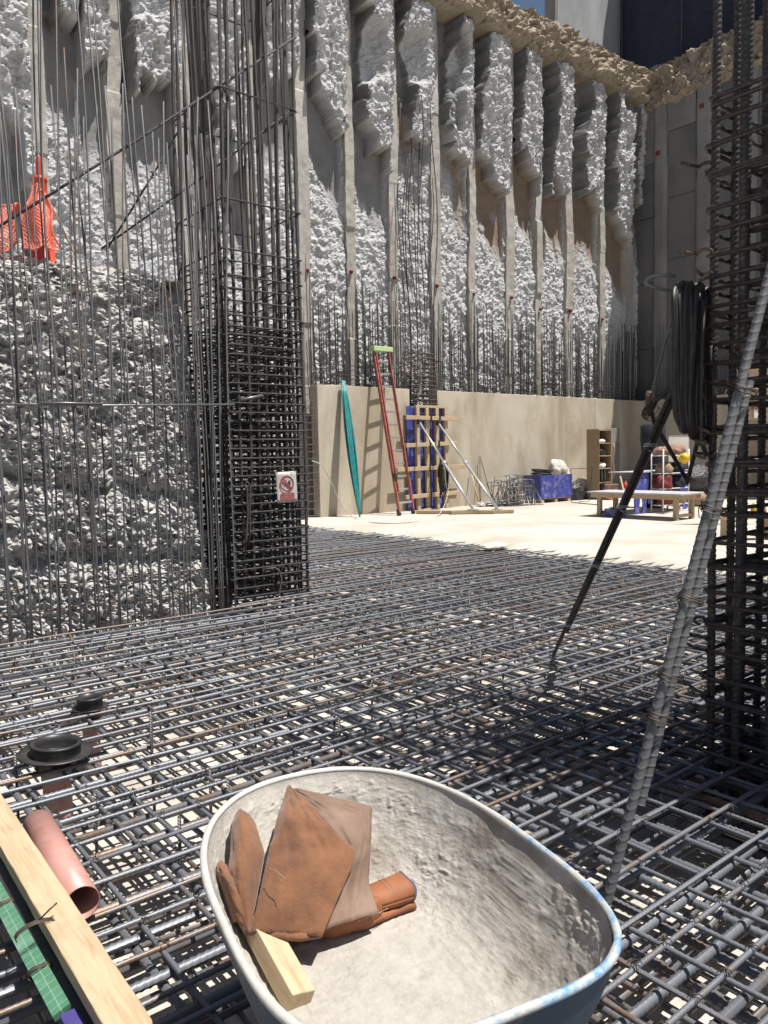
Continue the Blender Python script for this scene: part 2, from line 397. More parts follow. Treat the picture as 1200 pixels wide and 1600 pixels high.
def shared(mb, name, mat, smooth=True):
    me = mb.mesh(name, (0, 0, 0), smooth); me.materials.append(M[mat]); return me
def ribbed(L, r, pitch, h, mat, sides=8, wob=0.004, seed=0, chev=1.2, per=3, sharp=1.5):
    """a bar along +X from 0 to L with raised ribs"""
    n = int(L / pitch * per) + 1; x = np.linspace(0, L, n)
    a = np.linspace(0, 2 * np.pi, sides + 1)
    X, A = np.meshgrid(x, a, indexing='ij')
    ph = X / pitch + chev * np.abs(A / np.pi - 1)
    rr = r + h * (np.clip(np.cos(2 * np.pi * ph), 0, 1) ** sharp)
    wy = wob * np.sin(x * 0.9 + seed * 2.1) + wob * 0.6 * np.sin(x * 2.3 + seed)
    wz = wob * 0.6 * np.sin(x * 1.3 + seed * 1.3)
    P = np.stack([X, np.cos(A) * rr + wy[:, None], np.sin(A) * rr + wz[:, None]], -1)
    mb = MB(); mb.grid(P[:, ::-1])
    mb.f.append(tuple(range(sides))); mb.f.append(tuple(len(mb.v) - 1 - k for k in range(sides)))
    return shared(mb, 'ribbed_bar', mat)
def plainbar(L, r, mat, sides=6, axis='Z', wob=0.01, seed=0):
    k = max(2, int(L / 0.6)); pts = []
    for i in range(k + 1):
        t = L * i / k; e = wob * (i / k)
        w = (e * math.sin(t * 1.1 + seed), e * math.cos(t * 0.8 + seed * 1.7))
        pts.append((w[0], w[1], t) if axis == 'Z' else (t, w[0], w[1]))
    mb = MB(); mb.tube(pts, r, sides); return shared(mb, 'bar', mat)
def arc(c, r, a0, a1, n, e1, e2):
    c = Vector(c); return [c + e1 * (r * math.cos(a0 + (a1 - a0) * i / n)) + e2 * (r * math.sin(a0 + (a1 - a0) * i / n)) for i in range(n + 1)]

# ================================================================== THE SETTING
mb = MB(); g = np.linspace(-60, 60, 25)
fine = np.unique(np.concatenate([np.linspace(-60, -4, 8), np.arange(-4, 18.01, 0.16), np.linspace(20, 60, 6)]))
GX, GY = np.meshgrid(fine, fine, indexing='ij')
GZ = -0.37 + 0.03 * fbm(GX * 1.2, GY * 1.2, 0 * GX, 4, 3)
mb.grid(np.stack([GX, GY, GZ], -1))
tag(mb.build('ground', 'blinding', smooth=True, org=(0, 0, -0.37)), 'pale lean concrete ground under the rebar mat', kind='structure')

# poured slab with a ragged pour edge
qs = np.arange(-8, 15.95, 0.05)
ed = 9.40 + 0.10 * fbm(qs * 0.8, 0 * qs, 0 * qs, 4, 21) + 0.05 * fbm(qs * 6, 0 * qs, 0 * qs, 2, 22)
rows = []
for dp, z, na in ((-0.42, -0.46, 0.10), (-0.36, -0.10, 0.10), (-0.30, -0.035, 0.07), (-0.18, -0.012, 0.05), (-0.07, 0.014, 0.03), (0.0, 0.036, 0.02), (0.12, SLAB, 0.0), (0.6, SLAB, 0.0), (3, SLAB, 0), (15.0, SLAB, 0)):
    n1 = fbm(qs * 5, 0 * qs + dp * 9, 0 * qs, 3, 31); n2 = fbm(qs * 9, 0 * qs + dp * 9, 0 * qs + 4, 2, 33)
    pp = ed + dp + na * n1; zz = z + 0.25 * na * n2
    rows.append(np.stack([pp * UX.x + qs * VX.x, pp * UX.y + qs * VX.y, zz], -1))
mb = MB(); mb.grid(np.stack(rows)); tag(mb.build('concrete_slab', 'slab', smooth=True, org=(0, 0, 0)), 'bright poured concrete floor slab', kind='structure')

# ------------------------------------------------------------------ pile wall at the back
QW = 15.95
strip_px = [(-150, 300), (-48, 300), (62, 300), (186, 300), (290, 300), (392, 300), (476, 300), (545, 300), (613, 300), (680, 300), (737, 300), (797, 300), (843, 300), (890, 300), (940, 300), (985, 300)]
SP = [pq(onq(a, b, QW - 0.1))[0] for a, b in strip_px]
SP.append(SP[-1] + 1.2)
PW_TOP = 13.35
pw = thing('pile_wall', 'tall grey wall of chipped concrete piles along the back of the pit', 'wall', W(12, QW, 0))
def rough_grid(name, mat, parent, P, soil=None, smooth=False, old_shade=None):
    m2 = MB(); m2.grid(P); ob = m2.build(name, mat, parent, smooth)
    if soil is not None:
        at = ob.data.attributes.new('soil', 'FLOAT', 'POINT'); at.data.foreach_set('value', np.asarray(soil, np.float32).ravel())
    if old_shade is not None:
        at = ob.data.attributes.new('old_face_shade', 'FLOAT', 'POINT'); at.data.foreach_set('value', np.asarray(old_shade, np.float32).ravel())
    return ob
# where the hanging bulges of each bay end (height), how far they stand out
bay_z = [9.0, 7.6, 9.9, 8.9, 8.2, 10.4, 10.0, 9.6, 9.9, 10.0, 9.5, 9.6, 9.4, 9.2, 9.0, 9.9]
bay_gap = [None, None, None, 11.2, None, None, None, 11.6, 11.9, 12.0, None, None, None, None, None, None]
bay_d = [0.38, 0.35, 0.42, 0.40, 0.34, 0.32, 0.36, 0.42, 0.32, 0.40, 0.34, 0.36, 0.40, 0.34, 0.36, 0.25]
for i in range(len(SP) - 1):
    p0, p1 = SP[i] + 0.11, SP[i + 1] - 0.11
    nc = max(6, int((p1 - p0) / 0.033)); nr = int(PW_TOP / 0.034)
    z = np.linspace(-0.1, PW_TOP, nr); p = np.linspace(p0, p1, nc)
    Z, Pp = np.meshgrid(z, p, indexing='ij'); t = (Pp - p0) / (p1 - p0)
    zb = bay_z[i] + 1.6 * (0.62 - t) * (RNG.random() - 0.15) + 0.9 * facet(Pp * 1.9, Z * 0 + i + 0.5, 0 * Z, 41) + 0.10 * fbm(Pp * 7, Z * 0 + i, 0 * Z, 2, 42)
    tl = 0.13 + 0.12 * facet(Z * 0.8, Z * 0 + i + 0.5, 0 * Z, 45) + 0.24 * fbm(Z * 0.55, Z * 0 + i * 3.3, 0 * Z, 2, 43) + 0.05 * fbm(Z * 4, Z * 0 + i, 0 * Z, 2, 44) + 0.12 * RNG.random()
    up = sstep(-0.02, 0.05, Z - zb); side = sstep(-0.05, 0.03, t - tl); face = sstep(0.035, 0.07, t - tl)
    # a missing chunk inside some bulges
    hole = sstep(0.48, 0.6, fbm(Pp * 0.9, Z * 0.45, 0 * Z + i * 2, 3, 47))
    bul = up * side * (1 - 0.75 * hole)
    if bay_gap[i]:
        bul = bul * (1 - sstep(0.75, 0.45, np.abs(Z - bay_gap[i] - 0.5 * (t - 0.5) - 0.2 * fbm(Pp * 3, Z, 0 * Z, 2, 49))) * sstep(1.0, 0.55, t))
    chip = (0.10 * fbm(Pp * 1.6, Z * 1.2, 0 * Z, 4, 51) + 0.10 * fbm(Pp * 5, Z * 4.2, 0 * Z, 5, 53, True) + 0.07 * fbm(Pp * 13, Z * 10, 0 * Z, 2, 55)) * (0.55 + 0.75 * sstep(-0.3, 0.3, fbm(Pp * 0.9, Z * 0.7, 0 * Z, 3, 57)))
    saw = 1 - np.mod(Z * 5.5 + 2.6 * fbm(Pp * 2.2, Z * 1.6, 0 * Z + i, 4, 151), 1.0)
    chip = chip * 0.58 + 0.04 * (saw - 0.5) * sstep(-0.3, 0.25, fbm(Pp * 2.5, Z * 2.5, 0 * Z, 3, 153))
    pk, zk = Pp + 0.10 * fbm(Pp * 3, Z * 3, 0 * Z, 2, 161), Z + 0.10 * fbm(Pp * 3, Z * 3, 0 * Z + 7, 2, 163)
    brk = 0.09 * facet(pk * 3.6, zk * 3.0, 0 * Z, 171 + i) + 0.06 * facet(pk * 10, zk * 9, 0 * Z, 191 + i)
    chip = chip * 0.5 + brk * 0.52
    dep = sstep(2.3, 1.2, zb - Z) * (1 - up) * sstep(0.0, 0.2, t) * sstep(1.0, 0.9, t)
    dep = dep * sstep(-0.35, 0.1, fbm(Pp * 0.8, Z * 0.35, 0 * Z + i, 3, 59) + 0.2)
    smooth_up = sstep(-0.4, 0.3, Z - zb) * (1 - side)
    calm = np.clip(dep + smooth_up, 0, 1)
    off = chip * (1 - 0.85 * calm) - 0.16 * dep - 0.12 * smooth_up + bul * (bay_d[i] + 0.10 * sstep(0.3, 2.5, Z - zb) + 0.10 * fbm(Pp * 1.6, Z * 0.9, 0 * Z + i, 3, 61) + 0.42 * brk - 0.12 * sstep(0.8, 1.0, t))
    soil = np.clip(dep * sstep(-0.15, 0.15, fbm(Pp * 1.1, Z * 0.8, 0 * Z, 3, 67) + 0.16 * (i - 8)), 0, 1) * 0.95
    q = QW - off
    P = np.stack([Pp * UX.x + q * VX.x, Pp * UX.y + q * VX.y, Z], -1)
    rough_grid('chipped_face', 'chipped', pw, P, soil, old_shade=np.clip(sstep(-0.3, 0.2, Z - zb) * (1 - face) + 0.8 * dep * (1 - soil) + 0.7 * hole * up, 0, 1))  # mask paints shade into recesses, flanks and under bulges, over old concrete
mb = MB(); mb.ubox(SP[0] - 0.5, SP[-1], QW + 0.30, QW + 0.6, -0.1, PW_TOP + 0.2); mb.build('wall_core', 'panel_grey', pw)
for i, pc in enumerate(SP[:-1]):
    z = np.arange(-0.1, PW_TOP + 0.01, 0.05); cols = np.array([-0.21, -0.2, -0.1, 0.0, 0.1, 0.2, 0.21]) * random.uniform(0.62, 0.88)
    Z, C_ = np.meshgrid(z, cols, indexing='ij')
    jit = 0 * z; w = 0 * z; zz = -0.1; k = 0
    while zz < PW_TOP:
        L = random.uniform(0.9, 2.6); s_ = (z >= zz) & (z < zz + L)
        jit[s_] = random.uniform(-0.03, 0.035); w[s_] = random.uniform(-0.03, 0.03); zz += L
    front = (np.abs(C_) < np.abs(cols[0]) * 0.98)
    off = np.where(front, 0.095 + jit[:, None] + 0.018 * fbm(C_ * 9, Z * 5, 0 * Z + i, 3, 71), -0.25)
    Pp = pc + C_ * (1 + w[:, None] * 2) + 0.09 * fbm(Z * 0.5, 0 * Z + i * 3, 0 * Z, 3, 73) + 0.02 * fbm(Z * 6, C_ * 3, 0 * Z + i, 2, 74)
    q = QW - off
    ob = rough_grid('pile', 'pile', pw, np.stack([Pp * UX.x + q * VX.x, Pp * UX.y + q * VX.y, Z], -1))
    if 6 <= i <= 14:
        zc = 6.05 + random.uniform(-0.15, 0.15)
        m2 = MB(); m2.lathe(W(pc, QW - 0.11, zc), [(0.0, 0.08), (0.025, 0.08), (0.04, 0.04), (0.06, 0.0)], 10, -VX)
        m2.build('anchor_cap', 'dark_red', pw, True)

# soil band above the piles
def soil_band(name, label, pa, pb, axis, fixed, z0, z1, outn, seed):
    a = np.arange(pa, pb, 0.05); th = np.linspace(0, 1, 56)
    T, A = np.meshgrid(th, a, indexing='ij')
    # profile: underside, front, top running back
    back = np.interp(T, [0, 0.15, 0.25, 0.6, 0.72, 1.0], [0.4, -0.45, -0.62, -0.40, -0.22, 2.5])
    zz = np.interp(T, [0, 0.15, 0.25, 0.6, 0.72, 1.0], [z0 - 0.1, z0, z0 + 0.2, z1 - 0.25, z1, z1 + 0.1])
    n = 0.14 * fbm(A * 1.1, T * 3, 0 * A, 4, seed) + 0.16 * facet(A * 2.2, T * 7, 0 * A, seed + 3) + 0.13 * facet(A * 6, T * 16, 0 * A, seed + 11)
    zz = zz + 0.12 * fbm(A * 0.7, 0 * A, 0 * A, 3, seed + 5) + 0.1 * n; back = back - n
    F = fixed + back
    if axis == 'u': P = np.stack([A * UX.x + F * VX.x, A * UX.y + F * VX.y, zz], -1)
    else: P = np.stack([F * UX.x + A * VX.x, F * UX.y + A * VX.y, zz], -1)
    m2 = MB(); m2.grid(P); ob = m2.build(name, 'soil', None, False)
    return tag(ob, label, kind='structure')
soil_band('soil_bank', 'tan dry soil bank lying above the pile wall', SP[0], SP[-2] + 0.55, 'u', QW, PW_TOP, 14.6, -1, 81)

# grey rendered building wall standing on the soil
p_l = pq(onq(868, 30, 17.6))[0]; p_r = pq(onq(996, 60, 17.6))[0]
fw = thing('building_wall', 'grey rendered building wall above the soil bank', 'building wall', W((p_l + p_r) / 2, 17.6, 14.6))
mb = MB(); mb.ubox(p_l, p_r, 17.6, 17.9, 14.4, 21); mb.build('wall', 'facade', fw, bevel=0.02)
mb = MB(); mb.ubox(p_l - 0.14, p_l - 0.002, 17.5, 17.95, 14.4, 21); mb.build('edge_column', 'strip_grey', fw)

# right hand wall, standing in its own shade
PR = SP[-2] + 0.55
rw = thing('panel_wall', 'shaded grey wall of cast panels closing the right side of the pit', 'wall', W(PR, 8, 0))
qa = QW + 0.3; k = 0; q_hi = qa
while q_hi > 0.5:
    wd = 0.55 + 0.1 * random.random(); gap = random.uniform(0.85, 1.05)
    zs = -0.05
    while zs < 13.2:
        L = min(random.uniform(1.3, 2.6), 13.3 - zs)
        dpt = random.uniform(-0.03, 0.05)
        m2 = MB(); m2.ubox(PR + dpt, PR + 0.4, q_hi - gap - 0.02, q_hi + 0.02, zs, zs + L - 0.012)
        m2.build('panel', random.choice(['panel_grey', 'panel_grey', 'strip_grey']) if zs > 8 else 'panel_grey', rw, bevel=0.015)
        zs += L
    z = np.arange(-0.05, 13.31, 0.06); cc = np.linspace(-wd / 2, wd / 2, 8)
    Z, C_ = np.meshgrid(z, cc, indexing='ij')
    ew = wd / 2 * 0.4 * fbm(Z * 1.2, 0 * Z + k, 0 * Z, 3, 91) * np.sign(C_) * (np.abs(C_) > wd * 0.4)
    Pp = PR - 0.07 + 0.03 * fbm(Z * 3, C_ * 3, 0 * Z + k, 3, 93) + np.where(np.abs(C_) > wd * 0.49, 0.2, 0)
    qq = q_hi - gap - wd / 2 + C_ + ew
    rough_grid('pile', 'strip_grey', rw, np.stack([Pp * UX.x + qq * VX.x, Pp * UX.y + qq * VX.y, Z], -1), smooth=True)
    if k in (0, 1):
        m2 = MB(); zc = (11.6, 12.6)[k]; m2.box(W(PR - 0.10, q_hi - gap - wd / 2 + 0.05, zc), (0.03, 0.07, 0.07), (UX, VX, ZX)); m2.build('red_marker', 'dark_red', rw, bevel=0.02)
    q_hi -= gap + wd; k += 1
soil_band('soil_bank', 'shaded tan soil bank above the right panel wall', -1.0, QW + 0.2, 'v', PR + 0.45, 13.1, 14.7, -1, 83)
# dark shade netting hung above
sn = thing('shade_net', 'dark navy shade net hanging above the right wall', 'net', W(PR + 1.0, 10, 14.9))
A, T = np.meshgrid(np.linspace(2, 17.6, 120), np.linspace(0, 1, 40), indexing='ij')
F = PR + 1.35 + 0.10 * fbm(A * 1.5, T * 3, 0 * A, 4, 95)
Zn = 14.75 + 7 * T
mb = MB(); mb.grid(np.stack([F * UX.x + A * VX.x, F * UX.y + A * VX.y, Zn], -1)); mb.build('net_cloth', 'navy_net', sn, True, solid=0.01)
for k in range(7):
    mb = MB(); mb.tube([W(PR + 1.2, 17.4 - k * 2.4, 14.7), W(PR + 1.2, 17.4 - k * 2.4, 21.8)], 0.03, 8); mb.build('net_post', 'steel_darkplain', sn, True)

# ------------------------------------------------------------------ cast base walls
QB = 15.35
pL = pq(onq(498, 700, QB))[0]; pG0 = pq(onq(640, 620, QB))[0]; pG1 = pq(onq(682, 620, QB))[0]; pJ = pq(onq(930, 640, QB))[0]; pE = PR - 0.55
BW = 3.22
def cast_wall(label, a, b, axis='u'):
    n1 = max(4, int((b - a) / 0.12)); s1 = np.linspace(a, b, n1); z = np.linspace(-0.05, BW, 28)
    t = thing('base_wall', label, 'wall', W((a + b) / 2, QB, 0) if axis == 'u' else W(PR - 0.6, (a + b) / 2, 0))
    m2 = MB()
    if axis == 'u': m2.ubox(a, b, QB, QB + 0.28, -0.05, BW)
    else: m2.ubox(PR - 0.6, PR - 0.32, a, b, -0.05, BW)
    m2.build('wall_face', 'wall_conc', t, bevel=0.012)
    # ragged laitance along the top
    A, T = np.meshgrid(np.arange(a + 0.02, b - 0.02, 0.04), np.linspace(0.02, 0.26, 7), indexing='ij')
    H = BW + 0.004 + 0.05 * np.clip(fbm(A * 6, T * 8, 0 * A, 3, 99) + 0.1, 0, 1)
    if axis == 'u': P = np.stack([A * UX.x + (QB + T) * VX.x, A * UX.y + (QB + T) * VX.y, H], -1)
    else: P = np.stack([(PR - 0.6 + T) * UX.x + A * VX.x, (PR - 0.6 + T) * UX.y + A * VX.y, H], -1)
    m2 = MB(); m2.grid(P); m2.build('mortar_crust', 'crust', t)
    return t
cast_wall('beige cast concrete base wall behind the red ladder and teal hoses', pL, pG0)
cast_wall('long stained beige base wall between blue formwork and wooden cabinet', pG1, pJ - 0.012)
cast_wall('short beige base wall segment in the sunlit far corner', pJ, pE)
cast_wall('beige base wall in shade along the right side of the pit', 3.0, QB + 0.2, 'v')

# ------------------------------------------------------------------ rubble mass on the left
rk = []
NA, NB = 430, 330
per = np.linspace(0, 1, NA)
# perimeter: along the front (q = 7.75) from p=-3 to corner p=3.95, round it, then back along v
def perim(s):
    Lf, Rr, Ls = 6.44, 0.30, 4.0; tot = Lf + Rr * np.pi / 2 + Ls; d = s * tot
    pf = -3.0 + np.minimum(d, Lf); ang = np.clip((d - Lf) / Rr, 0, np.pi / 2); ds = np.clip(d - Lf - Rr * np.pi / 2, 0, None)
    P_ = pf + Rr * np.sin(ang); Q_ = 7.72 + Rr * (1 - np.cos(ang)) + ds
    return P_, Q_, -np.sin(ang), np.cos(ang)        # inward normal
Pc, Qc, Np, Nq = perim(per)
tb = np.linspace(0, 1, NB)
S, T = np.meshgrid(np.arange(NA), tb, indexing='ij')
Pc, Qc, Np, Nq = [a[:, None] + 0 * T for a in (Pc, Qc, Np, Nq)]
top = 3.56 - 0.18 * sstep(3.3, 3.8, Pc) - 0.12 * sstep(0.8, -1, Pc) + 0.10 * fbm(Pc * 1.3, Qc * 1.0, 0 * Pc, 3, 103)
ins = np.interp(T, [0, 0.78, 0.86, 0.92, 1.0], [-0.34, 0.30, 0.48, 0.85, 2.2])
hz = np.interp(T, [0, 0.78, 0.86, 0.92, 1.0], [-0.14, 0.90, 0.97, 1.0, 1.0])
PP = Pc + Np * ins * 0.12; QQ = Qc + Nq * ins; ZZ = hz * top
d1 = 0.13 * fbm(PP * 1.1, QQ * 1.1, ZZ * 1.4, 4, 111) + 0.10 * fbm(PP * 10, QQ * 10, ZZ * 11, 4, 113, True) + 0.08 * fbm(PP * 24, QQ * 24, ZZ * 23, 2, 117)
sawr = 1 - np.mod(ZZ * 9.0 + 3.2 * fbm(PP * 4.2, QQ * 4.2, ZZ * 3.0, 4, 123), 1.0)
wq1 = 0.07 * fbm(PP * 5, QQ * 5, ZZ * 5, 2, 131)
d1 = d1 * 0.38 + 0.05 * facet((PP + wq1) * 3.6, QQ * 3.6, (ZZ + wq1) * 4.2, 133) + 0.032 * facet((PP + wq1) * 13, QQ * 13, (ZZ - wq1) * 15, 139) + 0.038 * facet((PP - wq1) * 27, QQ * 27, ZZ * 30, 145) * (0.35 + 0.9 * sstep(-0.4, 0.3, fbm(PP * 3.1, QQ * 3.1, ZZ * 3.1, 3, 127)))
# long horizontal hollow lines across the face
d1 -= 0.11 * np.exp(-((ZZ - 1.28 - 0.12 * np.sin(PP * 1.4) - 0.1 * fbm(PP * 2, 0 * PP, 0 * PP, 2, 119)) / 0.10) ** 2)
d1 -= 0.09 * np.exp(-((ZZ - 0.55 - 0.1 * np.sin(PP * 0.9 + 1)) / 0.09) ** 2)
d1 -= 0.16 * np.exp(-(((PP - 3.1) / 0.2) ** 2 + ((ZZ - 3.1) / 0.16) ** 2))
d1 = d1 * (1 - 0.6 * np.abs(Np))
fz = np.where(T > 0.86, 0.4, 1.0)
PP = PP - Np * d1 * fz; QQ = QQ - Nq * d1 * fz; ZZ = ZZ + np.where(T > 0.86, d1 * 0.35, 0.0) + 0.045 * fbm(PP * 10, QQ * 10, ZZ * 10, 3, 121)
soil = sstep(0.86, 0.92, T) * 0.8
mb = MB(); mb.grid(np.stack([PP * UX.x + QQ * VX.x, PP * UX.y + QQ * VX.y, ZZ], -1))
rock = mb.build('rubble_bank', 'rock', None, False)
at = rock.data.attributes.new('soil', 'FLOAT', 'POINT'); at.data.foreach_set('value', np.asarray(soil, np.float32).ravel())
tag(rock, 'rough pale rubble concrete bank behind the left rebar curtain', 'rubble bank')

# ================================================================== REBAR
AV = AU + math.pi / 2
# ------------------------------------------------------------------ floor mat
mat_t = thing('rebar_mat', 'wide mat of crossing steel rebar covering the pit floor', 'rebar mat', W(4, 5, 0))
Z_TOP = -0.011
def mats(L, r, n, pitch, h, seed):
    return [ribbed(L, r, pitch, h, 'steel', 8, 0.010, seed + k) for k in range(n)]
u_long = mats(11.0, 0.0085, 3, 0.020, 0.0018, 1); u_short = mats(5.5, 0.0085, 2, 0.020, 0.0018, 5)
v_long = mats(17.0, 0.0085, 3, 0.020, 0.0018, 9); v_short = mats(8.6, 0.0085, 2, 0.020, 0.0018, 13)
U_long = mats(11.0, 0.0148, 3, 0.025, 0.0034, 21); U_short = mats(5.5, 0.0148, 2, 0.025, 0.0034, 25)
V_long = mats(17.0, 0.0148, 3, 0.025, 0.0034, 29); V_short = mats(8.6, 0.0148, 2, 0.025, 0.0034, 33)
def layer(z, sp, q_off, p_off, ul, us, vl, vs, jit, sparse=False):
    uq = []; vp = []
    q = -1.3 + q_off
    while q < 15.2:
        qq = q + random.uniform(-jit, jit)
        long_ = qq < 7.0
        if long_: pz = -1.5 + random.uniform(-0.1, 0.1)
        else: pz = 3.75 + random.uniform(-0.1, 0.1)
        me = random.choice(ul if long_ else us)
        inst('rebar', me, mat_t, W(pz, qq, z + random.uniform(-0.002, 0.003)), (random.uniform(0, 6.28), random.uniform(-0.0008, 0.0008), AU + random.uniform(-0.004, 0.004)))
        uq.append(qq); q += sp * (1.5 if sparse and q > 3.3 else 1)
    dz = (0.0185 if ul is u_long else 0.030)
    p = -1.3 + p_off
    while p < 9.1:
        pp = p + random.uniform(-jit, jit)
        long_ = pp > 3.9
        me = random.choice(vl if long_ else vs)
        inst('rebar', me, mat_t, W(pp, -1.6 + random.uniform(-0.15, 0.05), z - dz + random.uniform(-0.002, 0.002)), (random.uniform(0, 6.28), random.uniform(-0.0008, 0.0008), AV + random.uniform(-0.004, 0.004)))
        vp.append(pp); p += sp * (1.5 if sparse and p < 2.0 else 1)
    return uq, vp
uq1, vp1 = layer(Z_TOP, 0.168, 0.0, 0.0, u_long, u_short, v_long, v_short, 0.018)
uq2, vp2 = layer(Z_TOP - 0.046, 0.2, 0.085, 0.07, U_long, U_short, V_long, V_short, 0.03, True)
# lower layers seen through the top ones
mb = MB()
for z, r in ((-0.28, 0.0105),):
    q = -1.2
    while q < 15:
        p0 = -1.5 if q < 7.0 else 3.8
        mb.tube([W(p0, q + random.uniform(-.03, .03), z), W(9.0, q + random.uniform(-.03, .03), z + random.uniform(-.01, .01))], r, 6); q += 0.2
    p = -1.2
    while p < 9.1:
        q1 = 15.2 if p > 3.9 else 7.0
        mb.tube([W(p + random.uniform(-.03, .03), -1.5, z - 0.026), W(p + random.uniform(-.03, .03), q1, z - 0.026)], r, 6); p += 0.2
q = -1.2
while q < 3.2:
    mb.tube([W(-1.5, q + random.uniform(-.03, .03), -0.15), W(9.0, q + random.uniform(-.03, .03), -0.15)], 0.0125, 6); q += 0.2
p = 1.2
while p < 7:
    mb.tube([W(p + random.uniform(-.03, .03), -1.5, -0.178), W(p + random.uniform(-.03, .03), 3.3, -0.178)], 0.0125, 6); p += 0.2
for k in range(80):      # loose laps lying askew
    p = random.uniform(0, 8); q = random.uniform(0.5, 6.5); a = random.choice([AU, AV]) + random.uniform(-0.15, 0.15); L = random.uniform(0.8, 2.4)
    d = Vector((math.cos(a), math.sin(a), 0)); c = W(p, q, random.uniform(-0.24, -0.12)); mb.tube([c - d * L / 2, c + d * L / 2], 0.011, 6)
tag(mb.build('lower_rebar_layer', 'steel', mat_t, True), kind='stuff')
# support chairs under the mat and upright stubs
mb = MB()
for k in range(150):
    p = random.choice(vp1); q = random.uniform(2.5, 7.1)
    if p > 8.5: continue
    mb.tube([W(p + 0.015, q, -0.36), W(p + 0.015 + random.uniform(-.01, .01), q, random.uniform(-0.02, 0.05))], 0.008, 6)
tag(mb.build('support_stub', 'steel_rib', mat_t, True), kind='stuff')
# wire ties at crossings near the camera
mb = MB(); nt = 0
for qq in uq1:
    for pp in vp1:
        w = W(pp, qq, 0); dist = w.length; wx, wy_ = w.dot(XX), w.dot(YX)
        if wy_ < 1.2 or dist > 7 or abs(wx) > wy_ * 0.62 + 0.2: continue
        if random.random() > 0.62: continue
        n = 6
        for s_ in (-1, 1):
            pts = []
            for k in range(n + 1):
                a = math.pi * k / n
                d = (UX + VX * s_).normalized()
                pts.append(w + d * (0.021 * math.cos(a)) + ZX * (0.013 * math.sin(a) - 0.006))
            mb.tube(pts, 0.0016 if dist < 4 else 0.0022, 4, caps=False)
        a = random.uniform(0, 6.28); d = Vector((math.cos(a), math.sin(a), 0)); e = w + ZX * 0.004
        if dist < 4.0:
            c = e + d * 0.018 + ZX * random.uniform(-0.02, 0.016)
            mb.tube([e, e + d * 0.008 + ZX * 0.006] + arc(c, 0.009, 0, 5.2, 8, d, ZX), 0.0011, 4, caps=False)
            if random.random() < 0.4:
                mb.tube([e, e + d * 0.02 - ZX * 0.03, e + d * random.uniform(-.02, .04) - ZX * random.uniform(0.06, 0.14)], 0.0010, 4, caps=False)
tag(mb.build('tie_wire', 'wire', mat_t, True), kind='stuff')

# ------------------------------------------------------------------ cages
def cage(t, p0, q0, wp, wq, np_, nq, zb, bar_me, ztie, tr, tie_mat, inner=3, tilt=0.0, double=False, drop=0.0):
    c = W(p0 + wp / 2, q0 + wq / 2, 0)
    pos = []
    for i in range(np_):
        x = p0 + wp * i / (np_ - 1); pos += [(x, q0), (x, q0 + wq)]
    for j in range(1, nq - 1):
        y = q0 + wq * j / (nq - 1); pos += [(p0, y), (p0 + wp, y)]
    for (x, y) in pos:
        inst('vertical_bar', random.choice(bar_me), t, W(x + random.uniform(-.012, .012), y + random.uniform(-.012, .012), zb), (random.uniform(-.003, .003), random.uniform(-.003, .003), random.uniform(0, 6.28)))
    # hoop meshes in the local uv frame
    def hoop(hp, hq, seed):
        rr = 0.045; pts = []
        for (sx, sy, a0) in ((1, 1, 0), (-1, 1, math.pi / 2), (-1, -1, math.pi), (1, -1, 1.5 * math.pi)):
            cx, cy = sx * (hp - rr), sy * (hq - rr)
            for k in range(4):
                a = a0 + math.pi / 2 * k / 3; pts.append(Vector((cx + rr * math.cos(a), cy + rr * math.sin(a), 0.006 * math.sin(3 * a + seed))))
        m2 = MB(); m2.tube(pts, tr, 6, closed=True)
        # hook tails at one corner
        for s_ in (0, 1):
            e = Vector((-hp + 0.02 + 0.03 * s_, -hq + 0.05 - 0.03 * s_, tr * 2)); m2.tube([e, e + Vector((0.10, 0.10, 0.0))], tr, 6)
        return m2
    hoops = [shared(hoop(wp / 2 + 0.03, wq / 2 + 0.03, k), 'hoop', tie_mat) for k in range(3)]
    def cross(L, ax):
        d = Vector((1, 0, 0)) if ax == 0 else Vector((0, 1, 0)); e = Vector((0, 1, 0)) if ax == 0 else Vector((1, 0, 0))
        h = L / 2 + 0.03
        m2 = MB(); m2.tube([-d * (h - 0.10) + e * 0.05, -d * (h - 0.03) + e * 0.045, -d * h + e * 0.02, -d * (h - 0.02), d * (h - 0.02), d * h + e * 0.02, d * (h - 0.03) + e * 0.045, d * (h - 0.10) + e * 0.05], tr, 6)
        return shared(m2, 'cross', tie_mat)
    cu, cv = cross(wp, 0), cross(wq, 1)
    for k, z in enumerate(ztie):
        j = lambda s: random.uniform(-s, s)
        inst('stirrup', random.choice(hoops), t, c + ZX * (z + j(.008)) + UX * j(.012) + VX * j(.012), (j(tilt), j(tilt), AU + j(.02)))
        if inner and z < drop:
            for m_ in range(inner):
                f = (m_ + 1) / (inner + 1) - 0.5
                inst('cross_tie', cu, t, c + VX * (wq * f + j(.02)) + ZX * (z + 0.02 + j(.012)), (j(tilt), j(tilt), AU))
                inst('cross_tie', cv, t, c + UX * (wp * f + j(.02)) + ZX * (z - 0.02 + j(.012)), (j(tilt), j(tilt), AU))
    return pos
